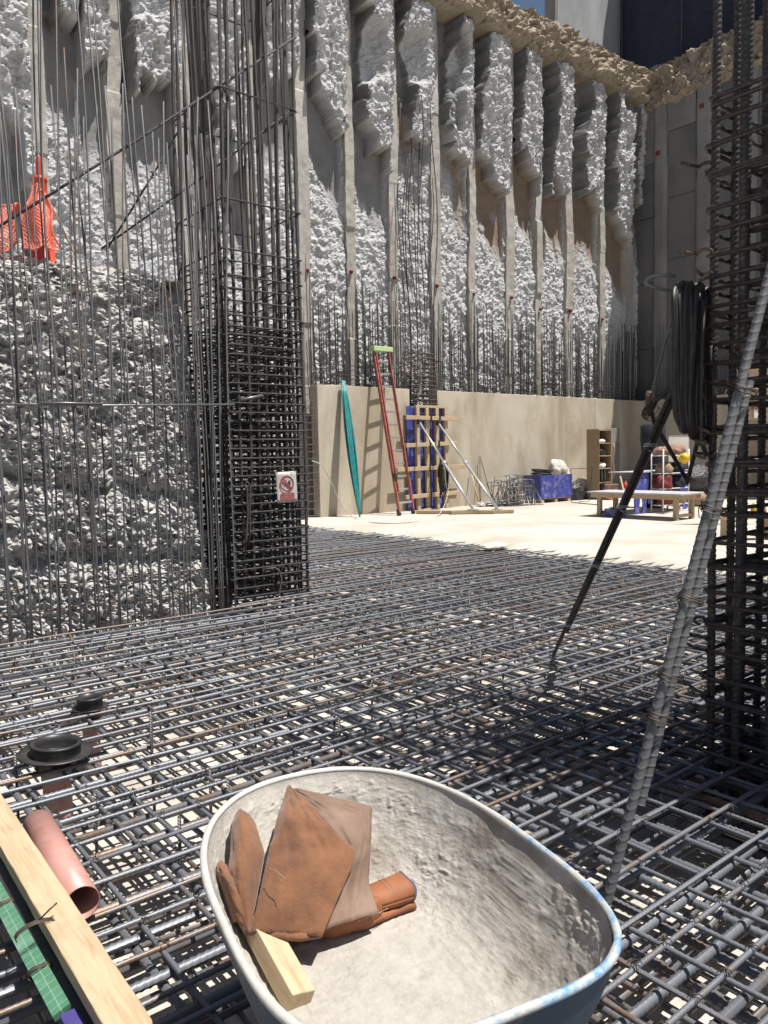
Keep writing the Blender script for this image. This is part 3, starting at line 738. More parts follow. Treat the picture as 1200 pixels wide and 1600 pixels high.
# left column cage
pc0, qc0 = pq(onz(362, 945, 0.0)); qc0 = 7.28
p_l0 = pq(onq(361, 700, qc0))[0]
p_r0 = pq(onq(474, 700, qc0))[0]
CW = p_r0 - p_l0
lc = thing('column_cage', 'tall dark rebar column cage with a warning sign on its front', 'column cage', W(p_l0 + CW / 2, qc0 + 0.5, -0.5))
bars_l = [plainbar(L, 0.0175, 'steel_dark', 7, 'Z', 0.03, k) for k, L in enumerate((8.0, 8.2, 7.8, 8.1))]
z_dense = [0.03 + 0.098 * k for k in range(31)] + [3.13 + 0.13 * k for k in range(5)]
cage(lc, p_l0, qc0, CW, 1.05, 9, 9, -0.36, bars_l, z_dense + [4.15, 5.25, 6.6], 0.0095, 'steel_dark', 4, 0.004, drop=2.95)
# right column cage (nearest, dark against the bright slab)
prc, qrc = pq(onz(1108, 1180, 0.0))
rc = thing('column_cage', 'near rebar column cage of thick dark bars at the right edge', 'column cage', W(prc + 0.5, qrc - 0.5, -0.5))
bars_r = []
for k in range(3):
    me = ribbed(6.6 + 0.1 * k, 0.0185, 0.026, 0.004, 'steel_darkplain', 10, 0.006, k, 0.55, 4, 2.0)
    me.transform(Matrix.Rotation(-math.pi / 2, 4, 'Y')); bars_r.append(me)
zt = []
z = -0.4
while z < 3.05:
    zt.append(z); z += random.choice([0.085, 0.025, 0.105, 0.028, 0.12])
zt += [3.07, 3.09, 3.11]
cage(rc, prc, qrc - 1.0, 1.0, 1.0, 7, 8, -0.36, bars_r, zt, 0.0105, 'steel_darkplain', 2, 0.03, drop=2.9)
# loose bent hooks and wire at the corner of that cage
for k in range(11):
    z = random.uniform(0.2, 3.0); c = W(prc - 0.035, qrc + 0.03, z); a = random.uniform(0, 6.28)
    d1 = (UX * math.cos(a) + VX * math.sin(a)); m2 = MB()
    m2.tube([c + d1 * 0.12 + ZX * 0.02, c + d1 * 0.03] + arc(c, 0.032, 0, 4.4, 10, d1, (VX * math.cos(a) - UX * math.sin(a) + ZX * 0.4).normalized()), 0.008, 6)
    m2.build('hook_end', 'steel_rust' if k % 3 else 'steel_darkplain', rc, True)

# left curtain of tall vertical bars
cur = thing('rebar_curtain', 'left curtain of tall vertical rebar in front of the rubble bank', 'rebar curtain', W(2, 7.15, 0))
tall = [plainbar(L, 0.0085, 'steel_rib', 6, 'Z', 0.05, k) for k, L in enumerate((4.9, 5.1, 5.3, 5.0, 5.45))]
xt = [plainbar(L, 0.0085, 'steel_rib', 6, 'Z', 0.07, k + 9) for k, L in enumerate((7.9, 8.3))]
for row, (qr, sp) in enumerate(((7.12, 0.118), (7.34, 0.108))):
    p = 0.15 + 0.05 * row
    while p < p_l0 - 0.02:
        me = random.choice(tall) if random.random() > 0.36 else random.choice(xt)
        inst('vertical_bar', me, cur, W(p + random.uniform(-.03, .03), qr + random.uniform(-.02, .02), -0.36), (random.uniform(-.012, .012), random.uniform(-.012, .012), random.uniform(0, 6)))
        if random.random() < 0.18:
            inst('vertical_bar', random.choice(tall), cur, W(p + 0.028, qr, -0.36), (random.uniform(-.012, .012), random.uniform(-.012, .012), 1))
        p += sp
a = onq(-60, 631, 7.09); b = onq(366, 632, 7.09)
mb = MB(); mb.tube([a, (a + b) / 2 - ZX * 0.012, b], 0.011, 8); mb.build('horizontal_bar', 'steel_grey', cur, True)
a = onq(60, 629, 7.07); b = onq(160, 631, 7.07)
mb = MB(); mb.tube([a, b], 0.010, 8); mb.build('horizontal_bar', 'steel_grey', cur, True)
# bars standing along the base of the bank
mb = MB()
for z, r in ((0.14, 0.008), (0.36, 0.008)):
    mb.tube([W(0.0, 7.36, z), W(1.8, 7.37, z + .01), W(p_l0 - 0.05, 7.36, z)], r, 6)
mb.build('horizontal_bar', 'steel_rust', cur, True)

# three slanting braces from the column to the bank
def brace(label, a, b, r, mat='steel_rib', extra=None):
    t = thing('slanting_brace', label, 'rebar brace', (a + b) / 2, 'slanting braces from the left column')
    m2 = MB(); m2.tube([a, a.lerp(b, 0.5) - ZX * 0.02, b], r, 7); m2.build('brace_bar', mat, t, True)
    if extra:
        m2 = MB()
        for c in extra:
            d = (b - a).normalized(); e1 = d.orthogonal().normalized(); e2 = d.cross(e1)
            for k in range(5):
                m2.tube(arc(c + d * (0.012 * (k - 2)), r * 1.5, 0, 6.2, 10, e1, e2), 0.0025, 5)
        m2.build('tie_wire', 'wire', t, True)
    return t
q_b = qc0 + 0.5
A1 = onq(-120, 428, 7.6); B1 = onq(462, 58, qc0 - 0.02)
brace('longest slanting rebar brace from the left column past the orange post', A1, B1, 0.013, 'steel_dark', [A1.lerp(B1, 0.74)])
A2 = onq(166, 392, 8.4); B2 = onq(306, 158, qc0 + 0.95)
brace('steepest slanting rebar brace rising from the bank to the column', A2, B2, 0.011, 'steel_dark')
A3 = onq(158, 389, 8.1); B3 = onq(456, 172, qc0 + 0.02)
brace('lowest slanting rebar brace crossing the column to its right corner', A3, B3, 0.011, 'steel_dark')

# ------------------------------------------------------------------ rear curtains above and beside the base walls
def rear(label, pa, pb, q, z0, zlo, zhi, sp, hz, name='rebar_curtain', cat='rebar curtain', axis='u', mat='steel_rib', r=0.010):
    t = thing(name, label, cat, W((pa + pb) / 2, q, z0) if axis == 'u' else W(q, (pa + pb) / 2, z0))
    ms = [plainbar(L, r, mat, 5, 'Z', 0.015, k) for k, L in enumerate(np.linspace(zlo - z0, zhi - z0, 5))]
    p = pa
    while p < pb:
        pos = W(p + random.uniform(-.02, .02), q + random.choice((0, 0.14)), z0) if axis == 'u' else W(q + random.choice((0, 0.14)), p, z0)
        inst('vertical_bar', random.choice(ms), t, pos, (random.uniform(-.004, .004), random.uniform(-.004, .004), random.uniform(0, 6)))
        p += sp
    hb = None
    for z in hz:
        m2 = MB()
        A_, B_ = (W(pa, q - 0.02, z), W(pb, q - 0.02, z)) if axis == 'u' else (W(q - 0.02, pa, z), W(q - 0.02, pb, z))
        n = 12; m2.tube([A_.lerp(B_, k / n) + ZX * random.uniform(-.012, .012) for k in range(n + 1)], 0.009, 5)
        m2.build('horizontal_bar', mat, t, True)
    return t
hz3 = [3.30, 3.40, 3.50, 3.62, 3.74]
rear('thin rebar rising from the base wall behind the red ladder', pL, pG0 - 0.05, QB + 0.10, 2.9, 5.0, 5.9, 0.065, hz3, r=0.014, mat='steel_dark')
rear('thin rebar rising along the top of the long stained base wall', pG1 + 0.05, pE, QB + 0.10, 2.9, 4.9, 5.8, 0.07, hz3, mat='steel_dark', r=0.014)
rear('thin rebar rising from the shaded right base wall', 5.0, QB, PR - 0.5, 2.9, 4.8, 5.8, 0.11, hz3, axis='v')
rear('bare rebar grid standing left of the base wall beside the column', pL - 2.6, pL - 0.03, QB + 0.05, -0.5, 4.6, 6.3, 0.15, [0.1 + 0.17 * k for k in range(20)], 'rebar_grid', 'rebar grid', mat='steel_rust', r=0.011)
# small column cage between the two base walls
pm = (pG0 + pG1) / 2
rc2 = thing('column_cage', 'slim distant rebar column cage behind the blue formwork', 'column cage', W(pm, QB + 0.2, 0))
bars_s = [plainbar(L, 0.014, 'steel_dark', 6, 'Z', 0.12, k) for k, L in enumerate((9.2, 10.3, 8.6, 10.6))]
cage(rc2, pG0 + 0.12, QB - 0.12, pG1 - pG0 - 0.24, 0.5, 4, 3, 0.05, bars_s, [2.6 + 0.12 * k for k in range(14)], 0.010, 'steel_rust', 1, 0.01, drop=4.2)

# ================================================================== THINGS BY THE BACK WALL
def blob(mb, c, r, seed=0, amp=0.18, n=22, flat=-0.6):
    th = np.linspace(0, np.pi, n); ph = np.linspace(0, 2 * np.pi, n * 2 + 1)
    T, P_ = np.meshgrid(th, ph, indexing='ij')
    x, y, z = np.sin(T) * np.cos(P_), np.sin(T) * np.sin(P_), np.cos(T)
    k = 1 + amp * fbm(x * 1.6 + seed, y * 1.6, z * 1.6, 4, seed) + amp * 0.5 * fbm(x * 5 + seed, y * 5, z * 5, 3, seed + 5, True)
    z = np.maximum(z * k, flat)
    mb.grid(np.stack([c[0] + x * k * r[0], c[1] + y * k * r[1], c[2] + (z - flat) * r[2]], -1)); return mb
def up_at(w, z): return Vector((w.x, w.y, z))

# ------------------------------------------------------------------ ladder
def col_at(px, q):                       # point on the slab below image column px at grid line q
    w = onq(px, 760, q); w.z = SLAB; return w
lt = [onq(583, 548, QB - 0.05), onq(606, 549, QB - 0.05)]
lb = [onslab(624, 806, 14.62), onslab(646, 803, 14.62)]
for k in (0, 1): lb[k] = Vector((lb[k].x, lb[k].y, SLAB))
ld = thing('extension_ladder', 'red fibreglass extension ladder leaning on the beige base wall', 'ladder', (lb[0] + lb[1]) / 2)
out = -VX
for k in (0, 1):
    mb = MB(); mb.bar(lb[k] + ZX * 0.06, lt[k], 0.035, 0.085, out); mb.build('rail', 'red_fibre', ld, bevel=0.006)
    a = lb[k].lerp(lt[k], 0.14) + out * 0.07; b = lb[k].lerp(lt[k], 0.985) + out * 0.05
    ins_ = (lb[1 - k] - lb[k]).normalized() * 0.045
    mb = MB(); mb.bar(a + ins_, b + ins_, 0.03, 0.07, out); mb.build('fly_rail', 'red_fibre', ld, bevel=0.006)
    mb = MB(); mb.bar(lb[k], lb[k] + (lt[k] - lb[k]).normalized() * 0.16, 0.06, 0.11, out); mb.build('foot', 'black_plastic', ld, bevel=0.01)
rung = MB(); wdt = (lb[1] - lb[0]).length
for k in range(12):
    f = 0.075 + 0.078 * k
    a = lb[0].lerp(lt[0], f); b = lb[1].lerp(lt[1], f)
    m2 = MB(); m2.bar(a + out * 0.02, b + out * 0.02, 0.05, 0.035, out); m2.build('rung', 'alu', ld, bevel=0.005)
for k in (0, 1):
    m2 = MB(); c = lb[k].lerp(lt[k], 0.235) + out * 0.08; m2.box(c, (0.05, 0.04, 0.07), (UX, VX, ZX)); m2.build('rung_lock', 'black_plastic', ld, bevel=0.01)
m2 = MB(); c = (lt[0] + lt[1]) / 2 + ZX * 0.04; m2.box(c + out * 0.04, ((lt[1] - lt[0]).length / 2 + 0.07, 0.09, 0.06), (UX, VX, ZX)); m2.build('top_cap', 'lime', ld, bevel=0.012)

# ------------------------------------------------------------------ teal hose bundle
ht = thing('hose_bundle', 'bundle of teal hoses leaning on the base wall left of the ladder', 'hose bundle', onslab(560, 808, 14.6))
top = onq(535, 600, QB - 0.06); bot = onslab(561, 808, 14.72); bot.z = SLAB + 0.01
for k in range(16):
    o1 = random.uniform(-0.10, 0.10); sp = random.uniform(-0.15, 0.15); dq = random.uniform(0, 0.10)
    pts = []
    for i in range(13):
        f = i / 12; c = top.lerp(bot, f)
        spread = math.sin(f * math.pi) ** 0.8
        c = c + UX * (o1 * 0.45 * (1 - f) + sp * spread * 0.9 + 0.09 * math.sin(f * math.pi)) - VX * (dq * spread + 0.03) + ZX * (0.09 * random.random() if i == 0 else 0)
        c -= UX * 0.14 * math.sin(f * math.pi)
        pts.append(c)
    m2 = MB(); m2.tube(pts, 0.021, 7); m2.build('hose', 'teal', ht, True)

# ------------------------------------------------------------------ blue column formwork
pf0 = pq(onq(637, 700, QB - 0.12))[0]; pf1 = pq(onq(699, 700, QB - 0.12))[0]
zf = onq(640, 634, QB - 0.12).z
fm = thing('column_formwork', 'blue plywood column formwork braced with timber walers', 'formwork', W((pf0 + pf1) / 2, QB - 0.1, SLAB))
nb = 4; bw_ = (pf1 - pf0) / nb
for k in range(nb):
    m2 = MB(); m2.ubox(pf0 + k * bw_ + 0.004, pf0 + (k + 1) * bw_ - 0.004, QB - 0.10, QB - 0.075, SLAB + 0.02, zf - 0.02 * random.random()); m2.build('panel', 'blue_ply', fm, bevel=0.003)
for k, f in enumerate((0.22, 0.45, 0.70, 0.93)):
    pc_ = pf0 + (pf1 - pf0) * f
    m2 = MB(); m2.ubox(pc_ - 0.055, pc_ + 0.055, QB - 0.20, QB - 0.104, SLAB + 0.02, zf - 0.05); m2.build('stud', 'wood', fm, bevel=0.006)
m2 = MB(); m2.ubox(pf0 + 0.25, pf1 - 0.04, QB - 0.19, QB - 0.106, zf - 0.046, zf + 0.02); m2.build('top_rail', 'wood', fm, bevel=0.006)
for k, (y, x0, x1, dz) in enumerate(((651, 634, 716, -0.02), (695, 634, 714, 0.05), (733, 620, 728, 0.03), (776, 634, 717, 0.04))):
    a = onq(x0, y + 1, QB - 0.24); b = onq(x1, y, QB - 0.24); b.z = a.z + dz
    m2 = MB(); m2.bar(a, b, 0.06, 0.105); m2.build('waler', 'wood', fm, bevel=0.006)
    for f in (0.45, 0.62):
        c = a.lerp(b, f) - VX * 0.045
        m2 = MB(); m2.box(c, (0.012, 0.02, 0.10), (UX, VX, ZX)); m2.build('clamp', 'steel_darkplain', fm)
# props
def prop(label, a, b, f):
    t = thing('steel_prop', label, 'prop', b)
    m_ = a.lerp(b, f)
    m2 = MB(); m2.tube([a, m_], 0.026, 12); m2.build('inner_tube', 'galv', t, True)
    m2 = MB(); m2.tube([m_, b + ZX * 0.02], 0.035, 12); m2.build('outer_tube', 'galv', t, True)
    d = (b - a).normalized()
    m2 = MB(); m2.tube([m_ - d * 0.04, m_ + d * 0.05], 0.05, 12); m2.tube([m_ - UX * 0.09, m_ + UX * 0.07 + ZX * 0.03], 0.009, 6); m2.build('collar', 'galv', t, True)
    m2 = MB(); m2.box(b + ZX * 0.012, (0.11, 0.08, 0.008), (UX, VX, ZX)); m2.build('base_plate', 'galv', t)
    m2 = MB(); m2.box(a, (0.05, 0.05, 0.06), (UX, VX, ZX)); m2.build('head_bracket', 'steel_darkplain', t, bevel=0.006)
    return t
b1 = onz(739, 797, SLAB + 0.09); b2 = onz(777, 796, SLAB + 0.09)
prop('left grey steel prop bracing the blue formwork', onq(655, 659, QB - 0.30), b1, 0.48)
prop('right grey steel prop bracing the blue formwork', onq(685, 661, QB - 0.30), b2, 0.48)
def plank(label, a, b, w=0.15, h=0.05, mat='wood_old', name='timber_plank'):
    m2 = MB(); m2.bar(a, b, w, h); o = m2.build(name, mat, None, bevel=0.006); return tag(o, label, 'plank', None)
e1 = (b1 - onslab(655, 796, 14.9)); e1.z = 0
plank('timber plank on the slab under the foot of the left prop', Vector((b1.x, b1.y, SLAB + 0.05)) + VX * -0.45 + UX * 0.28, Vector((b1.x, b1.y, SLAB + 0.05)) + VX * 1.1 - UX * 0.85, 0.2, 0.075)
plank('timber plank on the slab under the foot of the right prop', Vector((b2.x, b2.y, SLAB + 0.05)) + VX * -0.3 + UX * 0.25, Vector((b2.x, b2.y, SLAB + 0.05)) + VX * 0.65 - UX * 0.95, 0.2, 0.075)
plank('short timber offcut lying at the foot of the formwork', onslab(655, 800, 14.8) + ZX * 0.03, onslab(672, 796, 14.95) + ZX * 0.03, 0.09, 0.05)
# hose coil on the left prop and its cord
hc = thing('cable_coil', 'dark cable coil hanging from the left steel prop', 'cable coil', onslab(690, 800, 14.7))
c0 = onq(690, 730, QB - 0.52)
for k in range(9):
    rx = random.uniform(0.10, 0.19); rz = random.uniform(0.28, 0.46); cc = c0 - ZX * (rz - 0.15) - VX * 0.02 * k + UX * random.uniform(-.03, .03)
    m2 = MB(); m2.tube(arc(cc, 1.0, 0, 2 * math.pi * 23 / 24, 23, UX * rx, ZX * rz), 0.014, 6, closed=True); m2.build('cable_loop', 'black_rubber', hc, True)
m2 = MB(); m2.box(c0 + ZX * 0.04 - VX * 0.1, (0.07, 0.05, 0.03), (UX, VX, ZX)); m2.build('plug', 'white', hc, bevel=0.01)
g1 = onslab(683, 808, 14.7)
pts = [c0 - VX * 0.12, c0 - VX * 0.16 - ZX * 0.5, up_at(c0, 0.45) - VX * 0.22, up_at(g1, SLAB + 0.012), onz(640, 816, SLAB + .012), onz(590, 817, SLAB + .012), onz(556, 810, SLAB + .012), onq(534, 790, 14.5), onq(516, 750, 14.4), onq(502, 727, 14.4), onq(487, 720, 14.5)]
sm = []
for i in range(len(pts) - 1):
    for k in range(6):
        t = k / 6; p_1 = pts[max(i - 1, 0)]; p_2 = pts[i]; p_3 = pts[i + 1]; p_4 = pts[min(i + 2, len(pts) - 1)]
        sm.append(0.5 * ((2 * p_2) + (p_3 - p_1) * t + (2 * p_1 - 5 * p_2 + 4 * p_3 - p_4) * t * t + (3 * p_2 - p_1 - 3 * p_3 + p_4) * t ** 3))
m2 = MB(); m2.tube(sm + [pts[-1]], 0.011, 6); m2.build('trailing_cord', 'pvc_grey', hc, True)

# ------------------------------------------------------------------ shovel, rods, sheet
sv = thing('shovel', 'wooden handled shovel leaning on the wall by the right prop', 'shovel', onslab(750, 790, 14.8))
a = onq(736, 738, QB - 0.06); b = onslab(748, 786, 14.85) + ZX * 0.12
m2 = MB(); m2.tube([a, b], 0.02, 8); m2.build('handle', 'wood', sv, True)
bl = onslab(756, 792, 14.75)
A, T = np.meshgrid(np.linspace(-1, 1, 7), np.linspace(0, 1, 7), indexing='ij')
bw2 = 0.13 * (1 - 0.25 * T); base = np.array(b); dv = np.array(bl + ZX * 0.02) - base; pu = np.array(UX)
Pm = base + T[..., None] * dv + (A * bw2)[..., None] * pu + np.array([0, 0, 1]) * (0.03 * A ** 2)[..., None]
m2 = MB(); m2.grid(Pm); m2.build('blade', 'galv', sv, True, solid=0.006)
for lab, a, b, r, mt in (('thin upright rusty rod leaning on the stained base wall', onq(750, 712, QB - 0.03), onslab(750, 783, 15.1), 0.010, 'steel_rust'),
                         ('thin slanting rusty rod leaning beside the upright rod', onq(750, 713, QB - 0.08), onslab(771, 780, 15.1), 0.010, 'steel_rust')):
    m2 = MB(); m2.tube([a, b], r, 6); tag(m2.build('steel_rod', mt, None, True), lab, 'rod')
c = onslab(772, 786, 14.9); m2 = MB(); m2.lathe(c + ZX * 0.0, [(0.0, 0.13), (0.05, 0.12), (0.065, 0.07), (0.05, 0.0)], 12, ZX, True); tag(m2.build('teal_cap', 'teal', None, True), 'small teal plastic cap on the floor below the rods', 'cap')
A, T = np.meshgrid(np.linspace(0, 1, 14), np.linspace(0, 1, 10), indexing='ij')
c = onslab(765, 790, 14.8)
Pm = np.array(c)[None, None] + (A * 1.1 - 0.3)[..., None] * np.array(UX) + (T * 0.5 - 0.2)[..., None] * np.array(VX) + np.array([0, 0, 1]) * (0.06 + 0.06 * fbm(A * 5, T * 5, 0 * A, 3, 5))[..., None]
m2 = MB(); m2.grid(Pm); tag(m2.build('crumpled_sheet', 'grey_board', None, True, solid=0.01), 'crumpled grey sheet lying by the wall near the shovel', 'sheet')

# ------------------------------------------------------------------ heap of bent stirrups
hp = thing('stirrup_heap', 'tangled heap of bent wire stirrups left of the blue box', 'stirrup heap', onslab(802, 790, 14.4))
base = onslab(802, 789, 14.3)
for k in range(34):
    w_, h_ = random.uniform(0.22, 0.42), random.uniform(0.28, 0.52)
    a = random.uniform(-0.5, 0.5); d = (UX * math.cos(a) + VX * math.sin(a)); up = (ZX + VX * random.uniform(-.3, .5) + UX * random.uniform(-.4, .4)).normalized()
    cc = base + UX * random.uniform(-.38, .45) + VX * random.uniform(-.25, .35) + ZX * (0.30 + random.uniform(-.12, .25))
    ring = [cc + d * (sx * w_) + up * (sy * h_ * 0.75) for sx, sy in ((-1, -.9), (-.9, -1), (.9, -1), (1, -.9), (1, .9), (.9, 1), (-.9, 1), (-1, .9))]
    for v in ring: v.z = max(v.z, SLAB + 0.012)
    m2 = MB(); m2.tube(ring, 0.011, 5, closed=True); m2.build('stirrup', 'steel_grey', hp, True)

# ------------------------------------------------------------------ blue box on its pallet
bx0 = onslab(845, 785, 14.3); pb, qb = pq(bx0)
pl = thing('pallet', 'low timber pallet under the blue plywood box', 'pallet', bx0)
BWd, BDp = 1.45, 0.65
for k in range(3):
    m2 = MB(); f = pb + 0.12 + k * (BWd - 0.24) / 2; m2.ubox(f - 0.06, f + 0.06, qb + 0.02, qb + BDp, SLAB + 0.002, SLAB + 0.10); m2.build('block', 'wood', pl, bevel=0.006)
for k in range(3):
    m2 = MB(); f = qb + 0.06 + k * 0.26; m2.ubox(pb + 0.01, pb + BWd - 0.01, f, f + 0.1, SLAB + 0.102, SLAB + 0.125); m2.build('slat', 'wood', pl)
bb = thing('blue_crate', 'open blue plywood box standing on a pallet by the wall', 'box', W(pb + BWd / 2, qb + BDp / 2, SLAB + 0.127))
z0, z1 = SLAB + 0.128, SLAB + 0.80
for k in range(2):
    m2 = MB(); m2.ubox(pb + k * BWd / 2 + 0.004, pb + (k + 1) * BWd / 2 - 0.004, qb, qb + 0.02, z0, z1); m2.build('front_panel', 'blue_ply', bb, bevel=0.003)
m2 = MB(); m2.ubox(pb, pb + 0.02, qb + 0.022, qb + BDp, z0, z1); m2.build('side_panel', 'blue_ply', bb, bevel=0.003)
m2 = MB(); m2.ubox(pb + BWd - 0.02, pb + BWd, qb + 0.022, qb + BDp, z0, z1); m2.build('side_panel', 'blue_ply', bb, bevel=0.003)
m2 = MB(); m2.ubox(pb + 0.022, pb + BWd - 0.022, qb + BDp - 0.02, qb + BDp, z0, z1); m2.build('back_panel', 'blue_ply', bb, bevel=0.003)
m2 = MB(); m2.ubox(pb + 0.022, pb + BWd - 0.022, qb + 0.022, qb + BDp - 0.022, z1 - 0.10, z1 - 0.06); m2.build('filling', 'white_dirty', bb)
hc2 = thing('hose_coil', 'black hose coil lying on top of the blue box', 'hose coil', W(pb + 0.45, qb + 0.3, z1 - 0.05))
for k in range(7):
    rr = 0.26 + random.uniform(-.05, .04); cc = W(pb + 0.45 + random.uniform(-.03, .03), qb + 0.32, z1 - 0.03 + 0.028 * k)
    m2 = MB(); m2.tube(arc(cc, rr, 0, 2 * math.pi * 23 / 24, 23, (UX + ZX * random.uniform(-.12, .12)), VX), 0.018, 6, closed=True); m2.build('hose_loop', 'black_rubber', hc2, True)
m2 = MB(); blob(m2, W(pb + 1.18, qb + 0.33, z1 - 0.05), (0.30, 0.24, 0.30), 3, 0.3); tag(m2.build('white_bag', 'white_dirty', None, True), 'crumpled white plastic bag sitting on the blue box', 'bag')
w = onslab(902, 783, 14.5)
m2 = MB(); blob(m2, W(pb + BWd + 0.42, qb + 0.25, SLAB), (0.34, 0.30, 0.33), 7, 0.25); tag(m2.build('rubbish_bag', 'black_bag', None, True), 'black rubbish bag on the floor right of the blue box', 'bag')
m2 = MB(); blob(m2, W(pb + BWd + 1.0, qb + 0.45, SLAB), (0.36, 0.30, 0.36), 11, 0.35); tag(m2.build('white_sack', 'white_dirty', None, True), 'crumpled white sack on the floor beside the wooden cabinet', 'sack')
m2 = MB(); blob(m2, W(pb + BWd + 0.22, qb + 0.5, SLAB), (0.25, 0.25, 0.62), 13, 0.3); tag(m2.build('white_sack', 'white_dirty', None, True), 'tall white sack squeezed against the right end of the blue box', 'sack')
# a bent stirrup frame standing on the slab
f0 = onz(893, 785, SLAB + .012); f1 = onz(921, 783, SLAB + .012); fz_ = atd(892, 732, f0.dot(YX)); fz2 = atd(925, 732, f1.dot(YX)); ft = onz(938, 789, SLAB + .012)
m2 = MB(); m2.tube([ft, f0.lerp(ft, 0.05), f0, f0.lerp(fz_, 0.95), fz_, fz2, f1.lerp(fz2, 0.9), f1, f1.lerp(f0, 0.6)], 0.011, 6); tag(m2.build('wire_frame', 'steel_darkplain', None, True), 'bent black bar frame standing before the white sack', 'bar frame')

# ------------------------------------------------------------------ cabinet
cb = onslab(936, 781, 14.7); pcb, qcb = pq(cb)
hc_ = 2.12; cw = 0.62; cd = 0.45
ct = thing('wooden_cabinet', 'tall narrow open wooden cabinet against the base wall', 'cabinet', cb)
for nm, a in (('side_panel', (pcb, pcb + 0.02, qcb, qcb + cd)), ('side_panel', (pcb + cw - 0.02, pcb + cw, qcb, qcb + cd))):
    m2 = MB(); m2.ubox(*a, SLAB + 0.002, SLAB + hc_); m2.build(nm, 'wood_brown', ct, bevel=0.003)
m2 = MB(); m2.ubox(pcb + 0.022, pcb + cw - 0.022, qcb + cd - 0.015, qcb + cd - 0.002, SLAB + 0.01, SLAB + hc_ - 0.01); m2.build('back_panel', 'wood_brown', ct)
for k, f in enumerate((0.03, 0.24, 0.44, 0.62, 0.80, 0.985)):
    m2 = MB(); m2.ubox(pcb + 0.022, pcb + cw - 0.022, qcb + 0.01, qcb + cd - 0.017, SLAB + hc_ * f - 0.012, SLAB + hc_ * f + 0.012); m2.build('shelf', 'wood_old', ct)
def stuffed(name, label, cat, mat, c, h, sd_, amp=0.32):
    m2 = MB(); blob(m2, c, h, sd_, amp, 14); return tag(m2.build(name, mat, None, True), label, cat)
def sh(f): return SLAB + hc_ * f + 0.013
stuffed('paper_pack', 'white paper packs on the middle cabinet shelf', 'packs', 'white', W(pcb + 0.3, qcb + 0.2, sh(0.44)), (0.2, 0.16, 0.12), 21)
stuffed('cloth_pile', 'dark cloth pile on the upper cabinet shelf', 'cloth', 'black_bag', W(pcb + 0.28, qcb + 0.2, sh(0.62)), (0.2, 0.16, 0.13), 22)
stuffed('magazine_pile', 'white and black magazine pile on the top cabinet shelf', 'magazines', 'white', W(pcb + 0.3, qcb + 0.2, sh(0.80)), (0.21, 0.16, 0.08), 23, 0.1)
stuffed('dark_bundle', 'dark bundle on the bottom cabinet shelf', 'bundle', 'black_bag', W(pcb + 0.3, qcb + 0.2, sh(0.03)), (0.2, 0.16, 0.2), 24)
# bucket, boots, can, stick
bk = onslab(955, 781, 14.0); btk = thing('paint_bucket', 'orange and white plastic bucket in front of the cabinet', 'bucket', bk)
m2 = MB(); m2.lathe(bk, [(0.0, 0.004), (0.165, 0.004), (0.185, 0.2)], 24); m2.build('lower_body', 'orange_net', btk, True)
m2 = MB(); m2.lathe(bk, [(0.186, 0.201), (0.195, 0.33)], 24); m2.build('label_band', 'white_dirty', btk, True)
m2 = MB(); m2.lathe(bk, [(0.196, 0.331), (0.205, 0.44), (0.212, 0.45), (0.205, 0.47), (0.19, 0.465), (0.18, 0.3), (0.0, 0.28)], 24); m2.build('upper_body', 'peach', btk, True)
m2 = MB(); m2.tube(arc(bk + ZX * 0.42, 0.2, 0, math.pi, 14, UX, (ZX * -0.5 - VX * 0.9).normalized()), 0.006, 5); m2.build('bail_handle', 'galv', btk, True)
for k, dx in enumerate((-0.09, 0.06)):
    c = bk + VX * 0.35 + UX * (0.1 + dx)
    c.z = SLAB
    m2 = MB(); m2.lathe(c, [(0.0, 0.002), (0.05, 0.002), (0.05, 0.75), (0.03, 0.78), (0.03, 0.95), (0.0, 0.96)], 12); tag(m2.build('dark_tube', 'black_plastic', None, True), ('left' if k == 0 else 'right') + ' one of two dark upright tubes behind the bucket', 'tube')
c = onslab(977, 781, 14.3); tk = thing('fire_extinguisher', 'small red canister with a white label beside the grey board', 'canister', c)
m2 = MB(); m2.lathe(c, [(0.0, 0.003), (0.085, 0.003), (0.085, 0.44), (0.05, 0.5), (0.03, 0.52), (0.03, 0.56), (0.0, 0.56)], 16); m2.build('body', 'red', tk, True)
m2 = MB(); m2.lathe(c, [(0.087, 0.2), (0.087, 0.34)], 16); m2.build('label_band', 'white', tk, True)
m2 = MB(); m2.box(c + ZX * 0.6, (0.06, 0.02, 0.03), (UX, VX, ZX)); m2.build('valve', 'black_plastic', tk, bevel=0.005)
m2 = MB(); m2.bar(onslab(978, 782, 13.9), atd(969, 744, onslab(978, 782, 13.9).dot(YX) + 0.3), 0.05, 0.03); tag(m2.build('timber_stick', 'wood', None, bevel=0.004), 'pale timber stick leaning beside the red canister', 'stick')

# ------------------------------------------------------------------ corner: board with rope, navy roll, rack
c = onslab(990, 775, 15.0); pb2, qb2 = pq(c)
gb = thing('grey_panel', 'tall grey panel standing in the shaded far corner', 'panel', c)
m2 = MB(); m2.ubox(pb2 - 0.1, pb2 + 0.55, 15.1, 15.14, SLAB + 0.002, 2.25); m2.build('board', 'grey_board', gb, bevel=0.01)
m2 = MB(); pr = [W(pb2 + 0.18 + 0.03 * math.sin(k * 1.3), 15.08, 1.75 - k * 0.16) for k in range(8)]; m2.tube(pr, [0.012, 0.03, 0.035, 0.025, 0.035, 0.03, 0.03, 0.015], 7); m2.build('rope', 'wood', gb, True)
c = atd(1020, 745, 19.5); c = Vector((c.x, c.y, SLAB))
nr_ = thing('fabric_roll', 'tall dark navy fabric roll standing in the far corner', 'fabric roll', c)
zt_ = atd(1020, 662, 19.5).z
